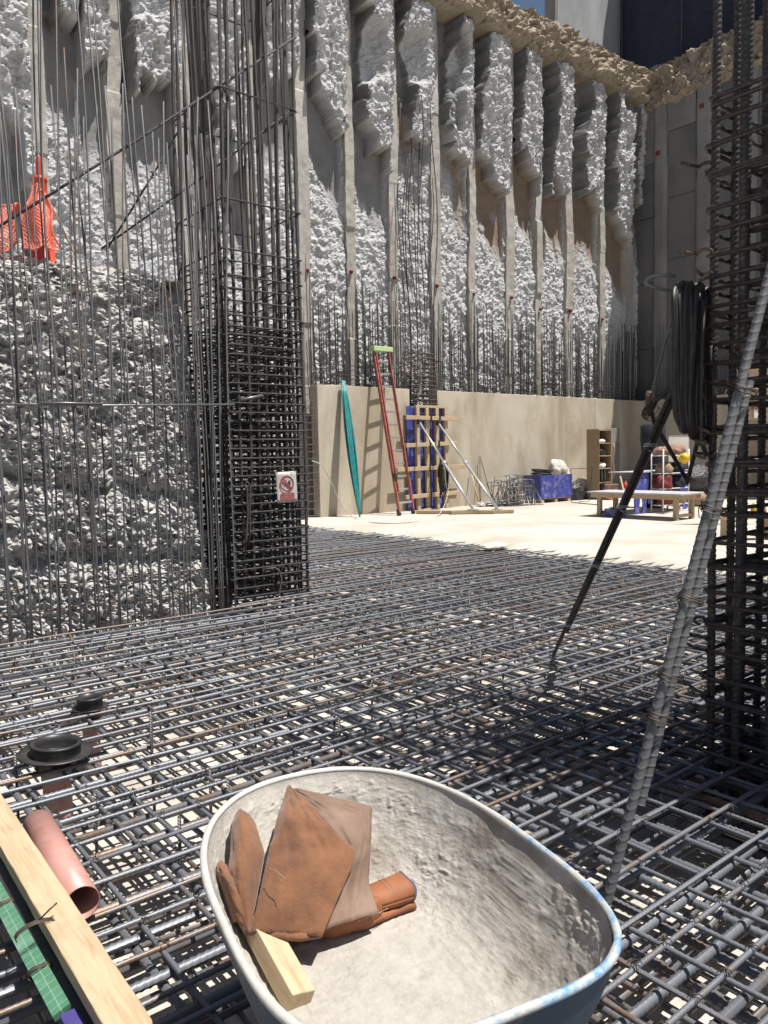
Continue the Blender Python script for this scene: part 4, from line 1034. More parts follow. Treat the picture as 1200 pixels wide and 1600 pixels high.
prof = [(0.0, 0.003), (0.24, 0.003), (0.26, 0.3), (0.27, zt_ * 0.6), (0.31, zt_ * 0.8), (0.30, zt_ - 0.1), (0.24, zt_ - 0.05), (0.0, zt_ - 0.03)]
m2 = MB(); m2.lathe(c, prof, 20); m2.v = [(v[0] + 0.04 * float(vn(np.array(v[0] * 4), np.array(v[1] * 4), np.array(v[2] * 2), 5)), v[1], v[2]) for v in m2.v]; m2.build('roll', 'navy', nr_, True)
m2 = MB(); m2.tube(arc(c + ZX * zt_ * 0.5, 0.285, 0, 6.1, 24, UX, VX), 0.014, 5); m2.build('strap', 'black_rubber', nr_, True)
# rack
YR = 17.6
def rk_pt(px, py): return atd(px, py, YR)
r0 = rk_pt(1036, 790)
rack = thing('storage_rack', 'white tube rack holding sacks in the far corner', 'rack', up_at(r0, SLAB))
dpv = VX * 0.3; x0 = up_at(r0, 0); x1 = x0 + UX * 1.1
zs_ = rk_pt(1036, 702).z
for base_ in (x0, x1, x0 + dpv, x1 + dpv):
    m2 = MB(); m2.tube([base_ + ZX * SLAB, base_ + ZX * zs_], 0.016, 8); m2.build('post', 'white', rack, True)
for f in (0.12, 0.38, 0.62, 0.9):
    z = SLAB + (zs_ - SLAB) * f
    m2 = MB()
    for a, b in ((x0, x1), (x0 + dpv, x1 + dpv), (x0, x0 + dpv), (x1, x1 + dpv)): m2.tube([a + ZX * z, b + ZX * z], 0.011, 6)
    for k in range(1, 6): a = x0.lerp(x1, k / 6); m2.tube([a + ZX * z, a + dpv + ZX * z], 0.006, 5)
    m2.build('shelf', 'white', rack, True)
mid = (x0 + x1) / 2 + dpv * 0.5
def onrack(f, s): return x0.lerp(x1, s) + dpv * 0.5 + ZX * (SLAB + (zs_ - SLAB) * f + 0.012)
stuffed('peach_sack', 'left peach coloured sack on top of the white rack', 'sack', 'peach', onrack(0.9, 0.22), (0.22, 0.2, 0.12), 31, 0.35)
stuffed('peach_sack', 'right larger peach coloured sack on top of the white rack', 'sack', 'peach', onrack(0.9, 0.72), (0.26, 0.2, 0.15), 32, 0.35)
stuffed('brown_bundle', 'brown bundle on the third shelf of the rack', 'bundle', 'wood_brown', onrack(0.62, 0.25), (0.2, 0.18, 0.15), 33)
stuffed('navy_bundle', 'navy bundle on the third shelf of the rack', 'bundle', 'navy', onrack(0.62, 0.75), (0.2, 0.18, 0.15), 34)
stuffed('red_bundle', 'dark red bundle on the second shelf of the rack', 'bundle', 'dark_red', onrack(0.38, 0.2), (0.24, 0.2, 0.2), 35)
stuffed('dark_helmets', 'dark blue bundle on the second shelf of the rack', 'bundle', 'navy', onrack(0.38, 0.75), (0.2, 0.18, 0.18), 36)
stuffed('red_bundle', 'dark red bundle on the lowest shelf of the rack', 'bundle', 'dark_red', onrack(0.12, 0.3), (0.24, 0.2, 0.22), 37)
stuffed('brown_bundle', 'brown bundle on the lowest shelf of the rack', 'bundle', 'wood_brown', onrack(0.12, 0.78), (0.2, 0.18, 0.2), 38)
# white framed board behind the rack
bp = Vector((x0.x, x0.y, 0)) + dpv + VX * 0.12 + UX * 1.35
wb = thing('notice_board', 'pale framed board leaning behind the white rack', 'board', up_at(bp, SLAB))
m2 = MB(); m2.box(bp + ZX * (zs_ + 0.0) , (0.45, 0.012, 0.30), (UX, VX, ZX)); m2.build('board', 'sign_white', wb)
m2 = MB()
for s_ in (-1, 1): m2.box(bp + UX * (s_ * 0.465) + ZX * (zs_ / 2 + 0.17), (0.013, 0.016, zs_ / 2 + 0.155 - SLAB), (UX, VX, ZX))
m2.box(bp + ZX * (zs_ + 0.315), (0.45, 0.016, 0.013), (UX, VX, ZX)); m2.build('frame', 'grey_board', wb)
# hard hat
hh = atd(1069, 716, YR - 0.25); ht_ = thing('hard_hat', 'yellow hard hat hanging on the white rack', 'hard hat', hh)
axh = (ZX * 0.45 - YX * 0.85).normalized()
m2 = MB(); m2.lathe(hh, [(0.105, -0.01), (0.108, 0.03), (0.10, 0.07), (0.078, 0.108), (0.045, 0.127), (0.0, 0.132)], 20, axh); m2.build('shell', 'yellow', ht_, True)
m2 = MB(); m2.lathe(hh, [(0.102, -0.015), (0.128, -0.02), (0.128, -0.012), (0.106, -0.002)], 20, axh); m2.build('brim', 'yellow', ht_, True)

# ------------------------------------------------------------------ blue trestle and low table
tr0 = onz(1003, 803, SLAB); ptr, qtr = pq(tr0)
ts = thing('blue_trestle', 'blue plywood trestle table behind the low wooden table', 'trestle table', tr0)
zt2 = atd(1005, 737, tr0.dot(YX)).z; TL = 1.75
m2 = MB(); m2.ubox(ptr - 0.3, ptr + TL + 0.2, qtr - 0.05, qtr + 0.7, zt2 - 0.02, zt2); m2.build('table_top', 'table_top', ts, bevel=0.003)
for s_, x in enumerate((ptr, ptr + TL)):
    for dp in (-0.28, 0.02):
        vs = [W(x + dp, qtr, SLAB), W(x + dp + 0.16, qtr, SLAB), W(x + dp + 0.22 - (0.06 if dp > 0 else 0), qtr, SLAB + 0.45), W(x + dp - 0.0 + (0.06 if dp > 0 else 0) - 0.02, qtr, SLAB + 0.45)]
        vs2 = [v + VX * 0.02 for v in vs]
        m2 = MB(); m2.add(vs + vs2, [(0, 1, 2, 3), (7, 6, 5, 4), (0, 4, 5, 1), (1, 5, 6, 2), (2, 6, 7, 3), (3, 7, 4, 0)]); m2.build('leg', 'blue_ply', ts)
    m2 = MB(); m2.ubox(x - 0.30, x + 0.26, qtr, qtr + 0.02, SLAB + 0.452, zt2 - 0.022); m2.build('end_panel', 'blue_ply', ts, bevel=0.003)
m2 = MB(); m2.ubox(ptr + 0.27, ptr + TL - 0.31, qtr + 0.002, qtr + 0.022, SLAB + 0.22, SLAB + 0.50); m2.build('stretcher_panel', 'blue_ply', ts, bevel=0.003)
n0 = onz(1058, 814, SLAB); pn, qn = pq(n0)
n1 = onz(964, 803, SLAB); qn1 = pq(n1)[1]; LL = qn1 - qn; LL = max(1.6, min(LL, 2.6)); TW = 0.75
zt3 = atd(1058, 772, n0.dot(YX)).z
tb_ = thing('work_table', 'low wooden work table standing on the slab near the right column', 'table', n0)
m2 = MB(); m2.ubox(pn - 0.12, pn + TW + 0.12, qn - 0.15, qn + LL + 0.15, zt3 - 0.02, zt3 + 0.01); m2.build('table_top', 'table_top', tb_, bevel=0.004)
for a in (pn - 0.04, pn + TW - 0.04):
    m2 = MB(); m2.ubox(a, a + 0.05, qn - 0.10, qn + LL + 0.1, zt3 - 0.12, zt3 - 0.022); m2.build('apron', 'wood_old', tb_, bevel=0.004)
for b in (qn - 0.04, qn + LL - 0.02):
    m2 = MB(); m2.ubox(pn + 0.012, pn + TW - 0.042, b, b + 0.05, zt3 - 0.12, zt3 - 0.022); m2.build('apron', 'wood_old', tb_, bevel=0.004)
for a in (pn + 0.012, pn + TW - 0.13):
    for b in (qn + 0.012, qn + LL - 0.12):
        m2 = MB(); m2.ubox(a, a + 0.085, b, b + 0.095, SLAB, zt3 - 0.122); m2.build('leg', 'wood_old', tb_, bevel=0.005)
for b in (qn + 0.03, qn + LL - 0.10):
    m2 = MB(); m2.ubox(pn + 0.1, pn + TW - 0.132, b, b + 0.05, SLAB + 0.06, SLAB + 0.12); m2.build('stretcher', 'wood_old', tb_)
m2 = MB(); m2.ubox(pn + 0.02, pn + 0.3, qn + LL - 0.6, qn + LL - 0.22, SLAB + 0.002, SLAB + 0.18); tag(m2.build('blue_block', 'blue_ply', None, bevel=0.005), 'small blue plywood block on the slab under the work table', 'block')
# black bag and brown box right of the trestle
wq_ = onz(1092, 790, SLAB); stuffed('brown_box', 'brown sack on the slab below the big black bag', 'sack', 'wood_brown', wq_, (0.42, 0.35, 0.28), 41, 0.1)
stuffed('rubbish_bag', 'big black bag piled beyond the right end of the trestle', 'bag', 'black_bag', wq_ + ZX * 0.42 + VX * 0.1, (0.5, 0.4, 0.4), 42, 0.22)
# behind the right cage: notices, bottles and boards
wy = 14.5
def notice(label, px0, px1, py0, py1, band):
    a = atd(px0, py1, wy); b = atd(px1, py0, wy); c = (a + b) / 2
    t = thing('site_notice', label, 'sign', c)
    m2 = MB(); m2.box(c, (abs((b - a).dot(XX)) / 2, 0.008, abs(b.z - a.z) / 2)); m2.build('board', 'white', t)
    m2 = MB(); m2.box(c + ZX * band * abs(b.z - a.z) - YX * 0.011, (abs((b - a).dot(XX)) / 2 * 0.92, 0.002, abs(b.z - a.z) * 0.16)); m2.build('red_band', 'sign_red', t)
    return c
nbd = thing('notice_stand', 'brown board carrying notices seen through the right cage', 'board', up_at(atd(1182, 700, wy + 0.06), SLAB))
a = atd(1150, 660, wy + 0.06); b = atd(1215, 575, wy + 0.06)
m2 = MB(); m2.box((a + b) / 2, ((b - a).dot(XX) / 2, 0.015, (b.z - a.z) / 2)); m2.build('board', 'wood_brown', nbd)
for s_ in (0.06, (b - a).dot(XX) - 0.06):
    m2 = MB(); m2.box(up_at(a + XX * s_, (a.z + SLAB) / 2 - 0.004), (0.03, 0.03, (a.z - SLAB) / 2 - 0.006)); m2.build('post', 'wood_old', nbd)
notice('small notice with red top band seen through the right cage', 1160, 1168, 595, 609, 0.18)
notice('wide notice with red middle band seen through the right cage', 1180, 1196, 593, 607, -0.05)
notice('left lower pale notice on the brown board', 1160, 1168, 633, 653, 0.3)
notice('right lower pale notice on the brown board', 1178, 1195, 633, 653, 0.3)
tz = atd(1170, 806, 12.2); sb = thing('plank_shelf', 'low plank shelf with bottles seen through the right cage', 'shelf', up_at(tz, SLAB))
m2 = MB(); m2.box(tz - ZX * 0.02, (0.5, 0.16, 0.02)); m2.build('plank', 'wood_old', sb)
for s_ in (-0.35, 0.35):
    m2 = MB(); m2.box(up_at(tz + XX * s_, (tz.z - 0.042 + SLAB) / 2), (0.05, 0.12, (tz.z - 0.042 - SLAB) / 2)); m2.build('leg', 'wood_old', sb)
for k, (mt, nm) in enumerate((('white', 'white'), ('peach', 'pink'), ('yellow', 'yellow'), ('wood_old', 'tan'))):
    c = tz + XX * (0.15 * k - 0.22); m2 = MB(); m2.lathe(c, [(0, 0.002), (0.05, 0.002), (0.05, 0.14), (0.02, 0.18), (0.02, 0.21), (0, 0.21)], 12); tag(m2.build('bottle', mt, None, True), nm + ' bottle on the low plank shelf behind the right cage', 'bottle')
# a mortar patch stone on the mat edge
c = onz(770, 857, 0.0); m2 = MB(); blob(m2, c, (0.24, 0.17, 0.06), 51, 0.25); tag(m2.build('mortar_lump', 'slab', None, True), 'pale flat mortar lump resting on the far rebar mat', 'mortar lump')

# ================================================================== ON THE LEFT BANK
oc = onq(67, 389, 8.35); oc.z = 3.40
op = thing('barrier_post', 'orange plastic barrier post on top of the rubble bank', 'barrier post', oc)
m2 = MB(); m2.lathe(oc, [(0.0, 0.0), (0.17, 0.0), (0.17, 0.05), (0.125, 0.06), (0.10, 0.40), (0.09, 0.68), (0.0, 0.68)], 20); m2.build('base', 'orange', op, True)
m2 = MB(); m2.lathe(oc, [(0.092, 0.682), (0.085, 0.70), (0.072, 0.72), (0.070, 0.92), (0.076, 0.93), (0.076, 0.96), (0.04, 0.975), (0.0, 0.975)], 20); m2.build('post', 'orange', op, True)
m2 = MB(); m2.lathe(oc, [(0.030, 0.976), (0.030, 1.10), (0.022, 1.16), (0.01, 1.19), (0.0, 1.19)], 12); m2.build('finial', 'orange', op, True)
def net(label, quad, nu, nv, seed, bulge=0.06):
    a, b, c, d = quad
    def P(u, v):
        w = a.lerp(b, u).lerp(d.lerp(c, u), v)
        return w + Vector((0.03 * math.sin(7 * v + 5 * u + seed), -bulge * math.sin(math.pi * u) + 0.03 * math.sin(9 * u + seed), 0.02 * math.sin(11 * u + seed)))
    m2 = MB()
    for i in range(-nv, nu + 1):
        for s_ in (1, -1):
            pts = []
            for k in range(nv * 2 + 1):
                v = k / (nv * 2); u = (i + s_ * 0 + v * nv) / nu if s_ > 0 else (nu - i - v * nv) / nu
                if -0.001 <= u <= 1.001: pts.append(P(u, v))
            if len(pts) > 1: m2.tube(pts, 0.0065, 4, caps=False)
    for pts in ([P(k / 12, 0) for k in range(13)], [P(k / 12, 1) for k in range(13)], [P(0, k / 12) for k in range(13)], [P(1, k / 12) for k in range(13)]): m2.tube(pts, 0.010, 4)
    return tag(m2.build('safety_net', 'orange_net', None, True), label, 'safety net')
def qd(*p): return [onq(x, y, q) for x, y, q in p]
net('orange safety netting draped over the barrier post', qd((48, 290, 8.2), (66, 296, 8.18), (94, 388, 8.1), (32, 390, 8.1)), 13, 15, 1)
net('orange safety netting slung left of the barrier post', qd((-40, 318, 8.3), (30, 322, 8.3), (20, 392, 8.2), (-40, 392, 8.2)), 15, 12, 4)
a = onq(82, 325, 8.15); b = onq(118, 400, 8.0); m2 = MB(); m2.bar(a, b, 0.018, 0.018); tag(m2.build('timber_lath', 'wood', None), 'thin pale lath leaning beside the barrier post', 'lath')

# ================================================================== SIGN AND ROPES ON THE LEFT COLUMN
sc_ = onq(448, 761, qc0 - 0.062); sg = thing('warning_sign', 'white prohibition sign with red ring tied to the left column', 'sign', sc_)
su = (UX + ZX * 0.02).normalized(); sz = (ZX - UX * 0.02).normalized(); sn_ = -VX
SW, SH = 0.128, 0.168
def sp_(x, y, o=0.0): return sc_ + su * x + sz * y + sn_ * o
A, T = np.meshgrid(np.linspace(-1, 1, 9), np.linspace(-1, 1, 9), indexing='ij')
Pm = np.array([[list(sp_(A[i, j] * SW, T[i, j] * SH, 0.004 * math.sin(3 * A[i, j] + 2 * T[i, j]))) for j in range(9)] for i in range(9)])
m2 = MB(); m2.grid(Pm); m2.build('board', 'sign_white', sg, True, solid=0.004)
def annulus(r0, r1, cx, cy, o, n=40):
    m2 = MB(); vs = []
    for k in range(n):
        a = 2 * math.pi * k / n; vs += [sp_(cx + r0 * math.cos(a), cy + r0 * math.sin(a), o), sp_(cx + r1 * math.cos(a), cy + r1 * math.sin(a), o)]
    m2.add(vs, [(2 * k, 2 * k + 1, (2 * k + 3) % (2 * n), (2 * k + 2) % (2 * n)) for k in range(n)]); return m2
annulus(0.073, 0.090, 0.0, 0.036, 0.0085).build('ring', 'sign_red', sg)
def flat(pts, o): m2 = MB(); m2.add([sp_(x, y, o) for x, y in pts], [tuple(range(len(pts)))]); return m2
r_ = 0.073; c45 = math.cos(R(45)); w_ = 0.008
flat([(-r_ * c45 - w_, 0.036 + r_ * c45 - w_), (-r_ * c45 + w_, 0.036 + r_ * c45 + w_), (r_ * c45 + w_, 0.036 - r_ * c45 + w_), (r_ * c45 - w_, 0.036 - r_ * c45 - w_)], 0.0105).build('slash', 'sign_red', sg)
m2 = MB()
def add_flat(pts, o): m2.add([sp_(x, y, o) for x, y in pts], [tuple(range(len(pts)))])
add_flat([(0.006, 0.004), (0.03, 0.000), (0.046, 0.02), (0.044, 0.045), (0.018, 0.048), (0.006, 0.028)], 0.0092)
for k in range(4): x = 0.018 + k * 0.0075; add_flat([(x, 0.046), (x + 0.005, 0.046), (x + 0.006 + 0.001 * k, 0.074 - 0.004 * abs(k - 1)), (x + 0.001, 0.075 - 0.004 * abs(k - 1))], 0.0092)
add_flat([(0.006, 0.012), (0.008, 0.028), (-0.012, 0.036), (-0.015, 0.029)], 0.0092)
for (x, y) in ((-0.045, 0.05), (-0.03, 0.02), (-0.008, 0.075)): add_flat([(x - .007, y - .004), (x + .002, y - .009), (x + .008, y + .006), (x - .002, y + .010)], 0.0092)
m2.build('hand_symbol', 'black', sg)
flat([(-0.088, -0.142), (0.088, -0.142), (0.088, -0.068), (-0.088, -0.068)], 0.0085).build('red_panel', 'sign_red', sg)
m2 = MB()
for y, wid, hgt in ((-0.083, 0.055, 0.007), (-0.105, 0.072, 0.007), (-0.127, 0.078, 0.006)):
    x = -wid
    while x < wid:
        L = random.uniform(0.004, 0.007)
        if random.random() > 0.14:
            add_flat([(x, y - hgt), (x + 0.0016, y - hgt), (x + 0.0016, y + hgt), (x, y + hgt)], 0.0098)
            yy = random.choice((-0.8, 0, 0.8)) * hgt; add_flat([(x + 0.0017, yy + y - 0.001), (x + L, yy + y - 0.001), (x + L, yy + y + 0.001), (x + 0.0017, yy + y + 0.001)], 0.0098)
        x += L + 0.0025
m2.build('worn_lettering', 'sign_white', sg)
m2 = MB(); add_flat([(0.045, 0.150), (0.085, 0.150), (0.085, 0.158), (0.045, 0.158)], 0.0085); m2.build('corner_mark', 'grey_board', sg)
for x in (-0.11, 0.11):
    m2 = MB(); m2.tube([sp_(x, 0.155, 0.006), sp_(x * 1.05, 0.185, 0.0), sp_(x, 0.20, -0.03)], 0.0025, 5); m2.build('tie_wire', 'wire', sg, True)
# rope loop and bent bar on the front of the cage
rp = thing('hanging_rope', 'brown rope loop hanging on the left column front', 'rope', onq(388, 850, qc0 - 0.07))
pts = [onq(x, y, qc0 - 0.075) for x, y in ((383, 756), (386, 753), (391, 758), (390, 790), (391, 830), (388, 852))]
m2 = MB(); m2.tube(pts, 0.012, 7); m2.build('strand', 'rope', rp, True)
pts = [onq(x, y, qc0 - 0.085) for x, y in ((383, 757), (386, 765), (387, 800), (385, 840), (383, 857))]
m2 = MB(); m2.tube(pts, 0.012, 7); m2.build('strand', 'rope', rp, True)
m2 = MB(); m2.tube([onq(x, y, qc0 - 0.08) for x, y in ((417, 889), (430, 887), (437, 893), (440, 905), (437, 925), (431, 944))], 0.009, 7); tag(m2.build('bent_bar', 'steel_rust', None, True), 'rusty bent bar hooked low on the left column', 'bar')
m2 = MB(); m2.tube([onq(x, y, qc0 - 0.11) for x, y in ((376, 625), (410, 618))], 0.016, 8); tag(m2.build('stub_bar', 'steel_grey', None, True), 'short grey bar stub poking from the left column', 'bar')

# ================================================================== RIGHT SIDE: BRACES, CABLES
def along(a, b, me, t, name='brace_bar', roll=0.0):
    d = (b - a); q_ = d.to_track_quat('X', 'Z') @ Matrix.Rotation(roll, 3, 'X').to_quaternion()
    o = inst(name, me, t, a); o.rotation_mode = 'QUATERNION'; o.rotation_quaternion = q_; return o
M['steel_brace'] = rebar_mat('rebar_brace', (0.15, 0.15, 0.155), (0.16, 0.13, 0.11), 0.6, 0.85, 0.0, rough=0.5, metal=0.3)
a = onz(948, 1412, -0.05); b = atd(1238, 290, 2.95)
nb_ = thing('leaning_bar_brace', 'thick ribbed bar pair leaning from the mat to the right column', 'bar brace', a)
L1 = (b - a).length
me = ribbed(L1, 0.0168, 0.036, 0.0020, 'steel_brace', 20, 0.002, 3, 1.0, 12, 7)
along(a, b, me, nb_, roll=2.0)
side = (b - a).normalized().cross(YX).normalized()
if side.x < 0: side = -side
a2 = a + side * 0.032 + YX * 0.012 + (b - a) * 0.13; b2 = a.lerp(b, 0.715) + side * 0.034 + YX * 0.012
me = ribbed((b2 - a2).length, 0.0162, 0.036, 0.0020, 'steel_brace', 20, 0.002, 4, 0.4, 12, 7)
along(a2, b2, me, nb_, roll=0.7)
for f in (0.245, 0.30, 0.405, 0.53, 0.70):
    c = a.lerp(b, f) + side * 0.018; d = (b - a).normalized(); m2 = MB()
    for k in range(4):
        m2.tube(arc(c + d * (0.008 * k - 0.012), 1.0, 0, 6.2, 16, side * 0.046, YX * 0.03 + d * random.uniform(-.012, .012)), 0.0022, 5)
    for k in range(5):
        e = Vector((random.uniform(-1, .2), random.uniform(-1, 0), random.uniform(-.6, .6))).normalized()
        m2.tube([c - side * 0.045, c - side * 0.06 + e * 0.02, c - side * 0.06 + e * random.uniform(.03, .06) + ZX * random.uniform(-.02, .02)], 0.0018, 4)
    m2.build('tie_wire', 'wire', nb_, True)
# long dark bar pair behind
a = onz(866, 1024, -0.03); b = atd(1100, 500, 3.78)
db = thing('leaning_bar_brace', 'slender dark bar pair leaning from the mid mat to the hanging cables', 'bar brace', a)
me = ribbed((b - a).length, 0.0135, 0.024, 0.002, 'steel_darkplain', 10, 0.004, 5, 0.6, 4)
along(a, b, me, db)
a2 = a + (b - a) * 0.10 + XX * 0.02 + YX * 0.012; me = ribbed((b - a2).length * 0.97, 0.0135, 0.024, 0.002, 'steel_darkplain', 10, 0.004, 6, 0.6, 4)
along(a2, b + XX * 0.026, me, db)
for f in (0.13, 0.36, 0.55, 0.72):
    c = a.lerp(b, f) + XX * 0.012; d = (b - a).normalized(); m2 = MB()
    for k in range(3): m2.tube(arc(c + d * 0.01 * k, 1.0, 0, 6.2, 12, XX * 0.036, YX * 0.024), 0.0025, 5)
    for k in range(3):
        e = Vector((random.uniform(-1, 1), -1, random.uniform(-1, 1))).normalized(); m2.tube([c - XX * 0.03, c - XX * 0.03 + e * 0.03, c - XX * 0.02 + e * 0.06 + ZX * random.uniform(-.02, .02)], 0.0016, 4)
    m2.build('tie_wire', 'galv', db, True)
# twisted bright rod with its cross pieces
xr = thing('crossed_rods', 'thin sunlit rod tied to crossed dark rods below the cables', 'rods', atd(1015, 645, 4.25))
m2 = MB(); m2.tube([atd(1063, 452, 3.85), atd(1052, 492, 3.95), atd(1040, 532, 4.05), atd(1027, 582, 4.15), atd(1017, 625, 4.25), atd(1013, 650, 4.3)], 0.0095, 8); m2.build('thin_rod', 'steel_grey', xr, True)
m2 = MB(); m2.tube([atd(1016, 612, 4.24), atd(1013, 648, 4.3)], 0.022, 8); m2.build('rusty_sleeve', 'steel_rust', xr, True)
m2 = MB(); m2.tube([atd(1062, 602, 4.1), atd(1042, 611, 4.15), atd(1026, 625, 4.2), atd(1018, 642, 4.25), atd(1022, 660, 4.28), atd(1048, 705, 4.3), atd(1074, 752, 4.32)], 0.0125, 8); m2.build('cross_rod', 'steel_darkplain', xr, True)
m2 = MB(); m2.tube([atd(1073, 756, 4.32), atd(1090, 690, 4.2), atd(1104, 640, 4.1)], 0.012, 8); m2.build('cross_rod', 'steel_darkplain', xr, True)
m2 = MB(); m2.tube([atd(1056, 513, 3.95), atd(1048, 514, 3.97), atd(1045, 522, 4.0), atd(1048, 535, 4.02), atd(1060, 543, 4.0)], 0.006, 7); m2.build('bent_end', 'steel_grey', xr, True)
m2 = MB()
for k in range(8):
    c = atd(1012, 645, 4.22) + Vector((random.uniform(-.02, .02), random.uniform(-.03, 0), random.uniform(-.02, .02)))
    m2.tube(arc(c, random.uniform(0.02, 0.045), random.uniform(0, 3), random.uniform(4, 7), 10, XX, (ZX + YX * random.uniform(-1, 1)).normalized()), 0.0022, 4)
m2.build('tie_wire', 'wire', xr, True)
# hook bar and hanging cables
hk = thing('hook_bar', 'bent steel hook bar sticking out of the right column', 'hook', atd(1060, 455, 3.72))
pts = [atd(x, y, 3.70) for x, y in ((1056, 432), (1036, 430), (1022, 431), (1012, 435), (1008, 440), (1011, 445), (1022, 449), (1040, 453), (1060, 455))] + [atd(1085, 458, 3.72), atd(1118, 460, 3.76)]
m2 = MB(); m2.tube(pts, 0.0085, 8); m2.build('bent_bar', 'steel_grey', hk, True)
cbn = thing('cable_bundle', 'thick black cable loops hanging from the hook bar', 'cable bundle', atd(1082, 690, 3.6))
for k in range(10):
    f = k / 9; xt_ = 1059 + 44 * f; yt = 456 - 14 * math.sin(math.pi * (0.2 + 0.7 * f)) + random.uniform(-1, 1)
    x0 = xt_ - 3 - 5 * (1 - f); x1 = xt_ + 7 + 3 * f
    yb_ = 668 + 24 * f + random.uniform(-6, 6); xb = 1062 + 34 * f + random.uniform(-3, 3)
    d0 = 3.56 + 0.014 * k; d1 = 3.70 + 0.010 * k
    pts = [atd(xt_, yt, (d0 + d1) / 2), atd(x0 + 1, yt + 9, d0 + 0.03), atd(x0, yt + 30, d0), atd(x0 * 0.6 + xb * 0.4 - 2, 540, d0), atd(xb - 7, 620, d0), atd(xb - 5, yb_ - 16, d0 + 0.01), atd(xb - 1, yb_ - 3, d0 + 0.04), atd(xb + 4, yb_, (d0 + d1) / 2), atd(xb + 9, yb_ - 4, d1 - 0.03), atd(xb + 12, yb_ - 20, d1), atd(xb + 12, 620, d1), atd((x1 + xb + 10) / 2, 540, d1), atd(x1, yt + 30, d1), atd(x1 - 2, yt + 9, d1 - 0.02)]
    n_ = len(pts); sm = []
    for i in range(n_):
        p_1, p_2, p_3, p_4 = pts[i - 1], pts[i], pts[(i + 1) % n_], pts[(i + 2) % n_]
        for q_ in range(3):
            t = q_ / 3; sm.append(0.5 * ((2 * p_2) + (p_3 - p_1) * t + (2 * p_1 - 5 * p_2 + 4 * p_3 - p_4) * t * t + (3 * p_2 - p_1 - 3 * p_3 + p_4) * t ** 3))
    m2 = MB(); sm = [p_ + C3(0.006 * math.sin(k * 2.1 + i_ * 0.35), 0, 0.004 * math.sin(i_ * 0.5 + k)) for i_, p_ in enumerate(sm)]; m2.tube(sm, 0.0118, 8, closed=True); m2.build('cable_loop', 'black_rubber', cbn, True)
pts = [atd(x, y, 3.66) for x, y in ((1098, 470), (1096, 560), (1094, 640), (1096, 690), (1104, 712), (1114, 705), (1116, 640), (1112, 540))]
m2 = MB(); m2.tube(pts, 0.0125, 8); m2.build('cable_loop', 'black_rubber', cbn, True)

# ================================================================== FOREGROUND LEFT
a = onz(0, 1276, 0.135); b = onz(202, 1600, 0.135); d = b - a
A_, B_ = a - d * 0.5, b + d * 0.35
lb_ = thing('lumber_board', 'fresh yellow pine board lying across the mat at lower left', 'board', (A_ + B_) / 2 - ZX * 0.02)
dn = d.normalized(); sdn = dn.cross(ZX).normalized()
me_b = MB(); n1 = 60
A, T = np.meshgrid(np.arange(n1), np.arange(8), indexing='ij')
sec = [(-0.052, -0.019), (-0.050, 0.018), (-0.047, 0.020), (0.046, 0.020), (0.050, 0.017), (0.051, -0.018), (0.048, -0.020), (-0.050, -0.020)]
# built along local X so the grain follows the board
mb = MB(); Lb = (B_ - A_).length; vs = []; 
for i in range(n1):
    x = -Lb / 2 + Lb * i / (n1 - 1)
    for k, (sx, sz_) in enumerate(sec):
        vs.append((x, sx + 0.0007 * math.sin(i * 1.7 + k) * random.random(), sz_ + 0.0012 * math.sin(i * 0.9 + k)))
fs = [(i * 8 + k, i * 8 + (k + 1) % 8, (i + 1) * 8 + (k + 1) % 8, (i + 1) * 8 + k) for i in range(n1 - 1) for k in range(8)] + [tuple(range(7, -1, -1)), tuple((n1 - 1) * 8 + k for k in range(8))]
mb.add(vs, fs); me_ = mb.mesh('board', (0, 0, 0), False); me_.materials.append(M['wood'])
o = inst('plank', me_, lb_, (A_ + B_) / 2 - ZX * 0.02, (0, -math.asin(dn.z), math.atan2(dn.y, dn.x)))
c = onz(56, 1442, 0.14); m2 = MB()
for k in range(4): m2.tube(arc(c + dn * 0.006 * k - ZX * 0.02, 1.0, -0.3, 3.4, 10, sdn * 0.060, ZX * 0.027), 0.0015, 5)
m2.tube([c, c + C3(0.015, 0.01, 0.012), c + C3(0.035, 0.02, 0.03), c + C3(0.05, 0.035, 0.04)], 0.0028, 5); m2.build('tie_wire', 'wire', lb_, True)
# green printed film-faced strip beside it
g0 = onz(-40, 1330, 0.05); g1 = onz(98, 1582, 0.05); gd = (g1 - g0)
gs = thing('formwork_strip', 'green printed plywood strip lying left of the pine board', 'plywood strip', (g0 + g1) / 2)
Lg = gd.length; ang = math.atan2(gd.y, gd.x)
m2 = MB(); m2.box((0, 0, 0), (Lg / 2, 0.024, 0.009), (UX, VX, ZX)); me_ = m2.mesh('strip', (0, 0, 0)); me_.materials.append(M['green_print']); o = inst('strip', me_, gs, (g0 + g1) / 2, (0.35, 0, ang))
gd_n = gd.normalized(); gside = gd_n.cross(ZX).normalized()
m2 = MB(); m2.box((0, 0, 0), (Lg / 2 + 0.2, 0.07, 0.008), (UX, VX, ZX)); me_ = m2.mesh('web', (0, 0, 0)); me_.materials.append(M['black_plastic']); inst('shaded_web', me_, gs, (g0 + g1) / 2 - gside * 0.085 + ZX * 0.012, (0.25, 0, ang))  # plywood side face coloured black to stand in for shade in the gap
for f in (0.42, 0.80):
    c = g0.lerp(g1, f); m2 = MB()
    for k in range(3): m2.tube(arc(c + gd_n * 0.008 * k, 1.0, 0, 6.2, 12, gside * 0.036, ZX * 0.018), 0.0022, 5)
    m2.build('tie_wire', 'wire', gs, True)
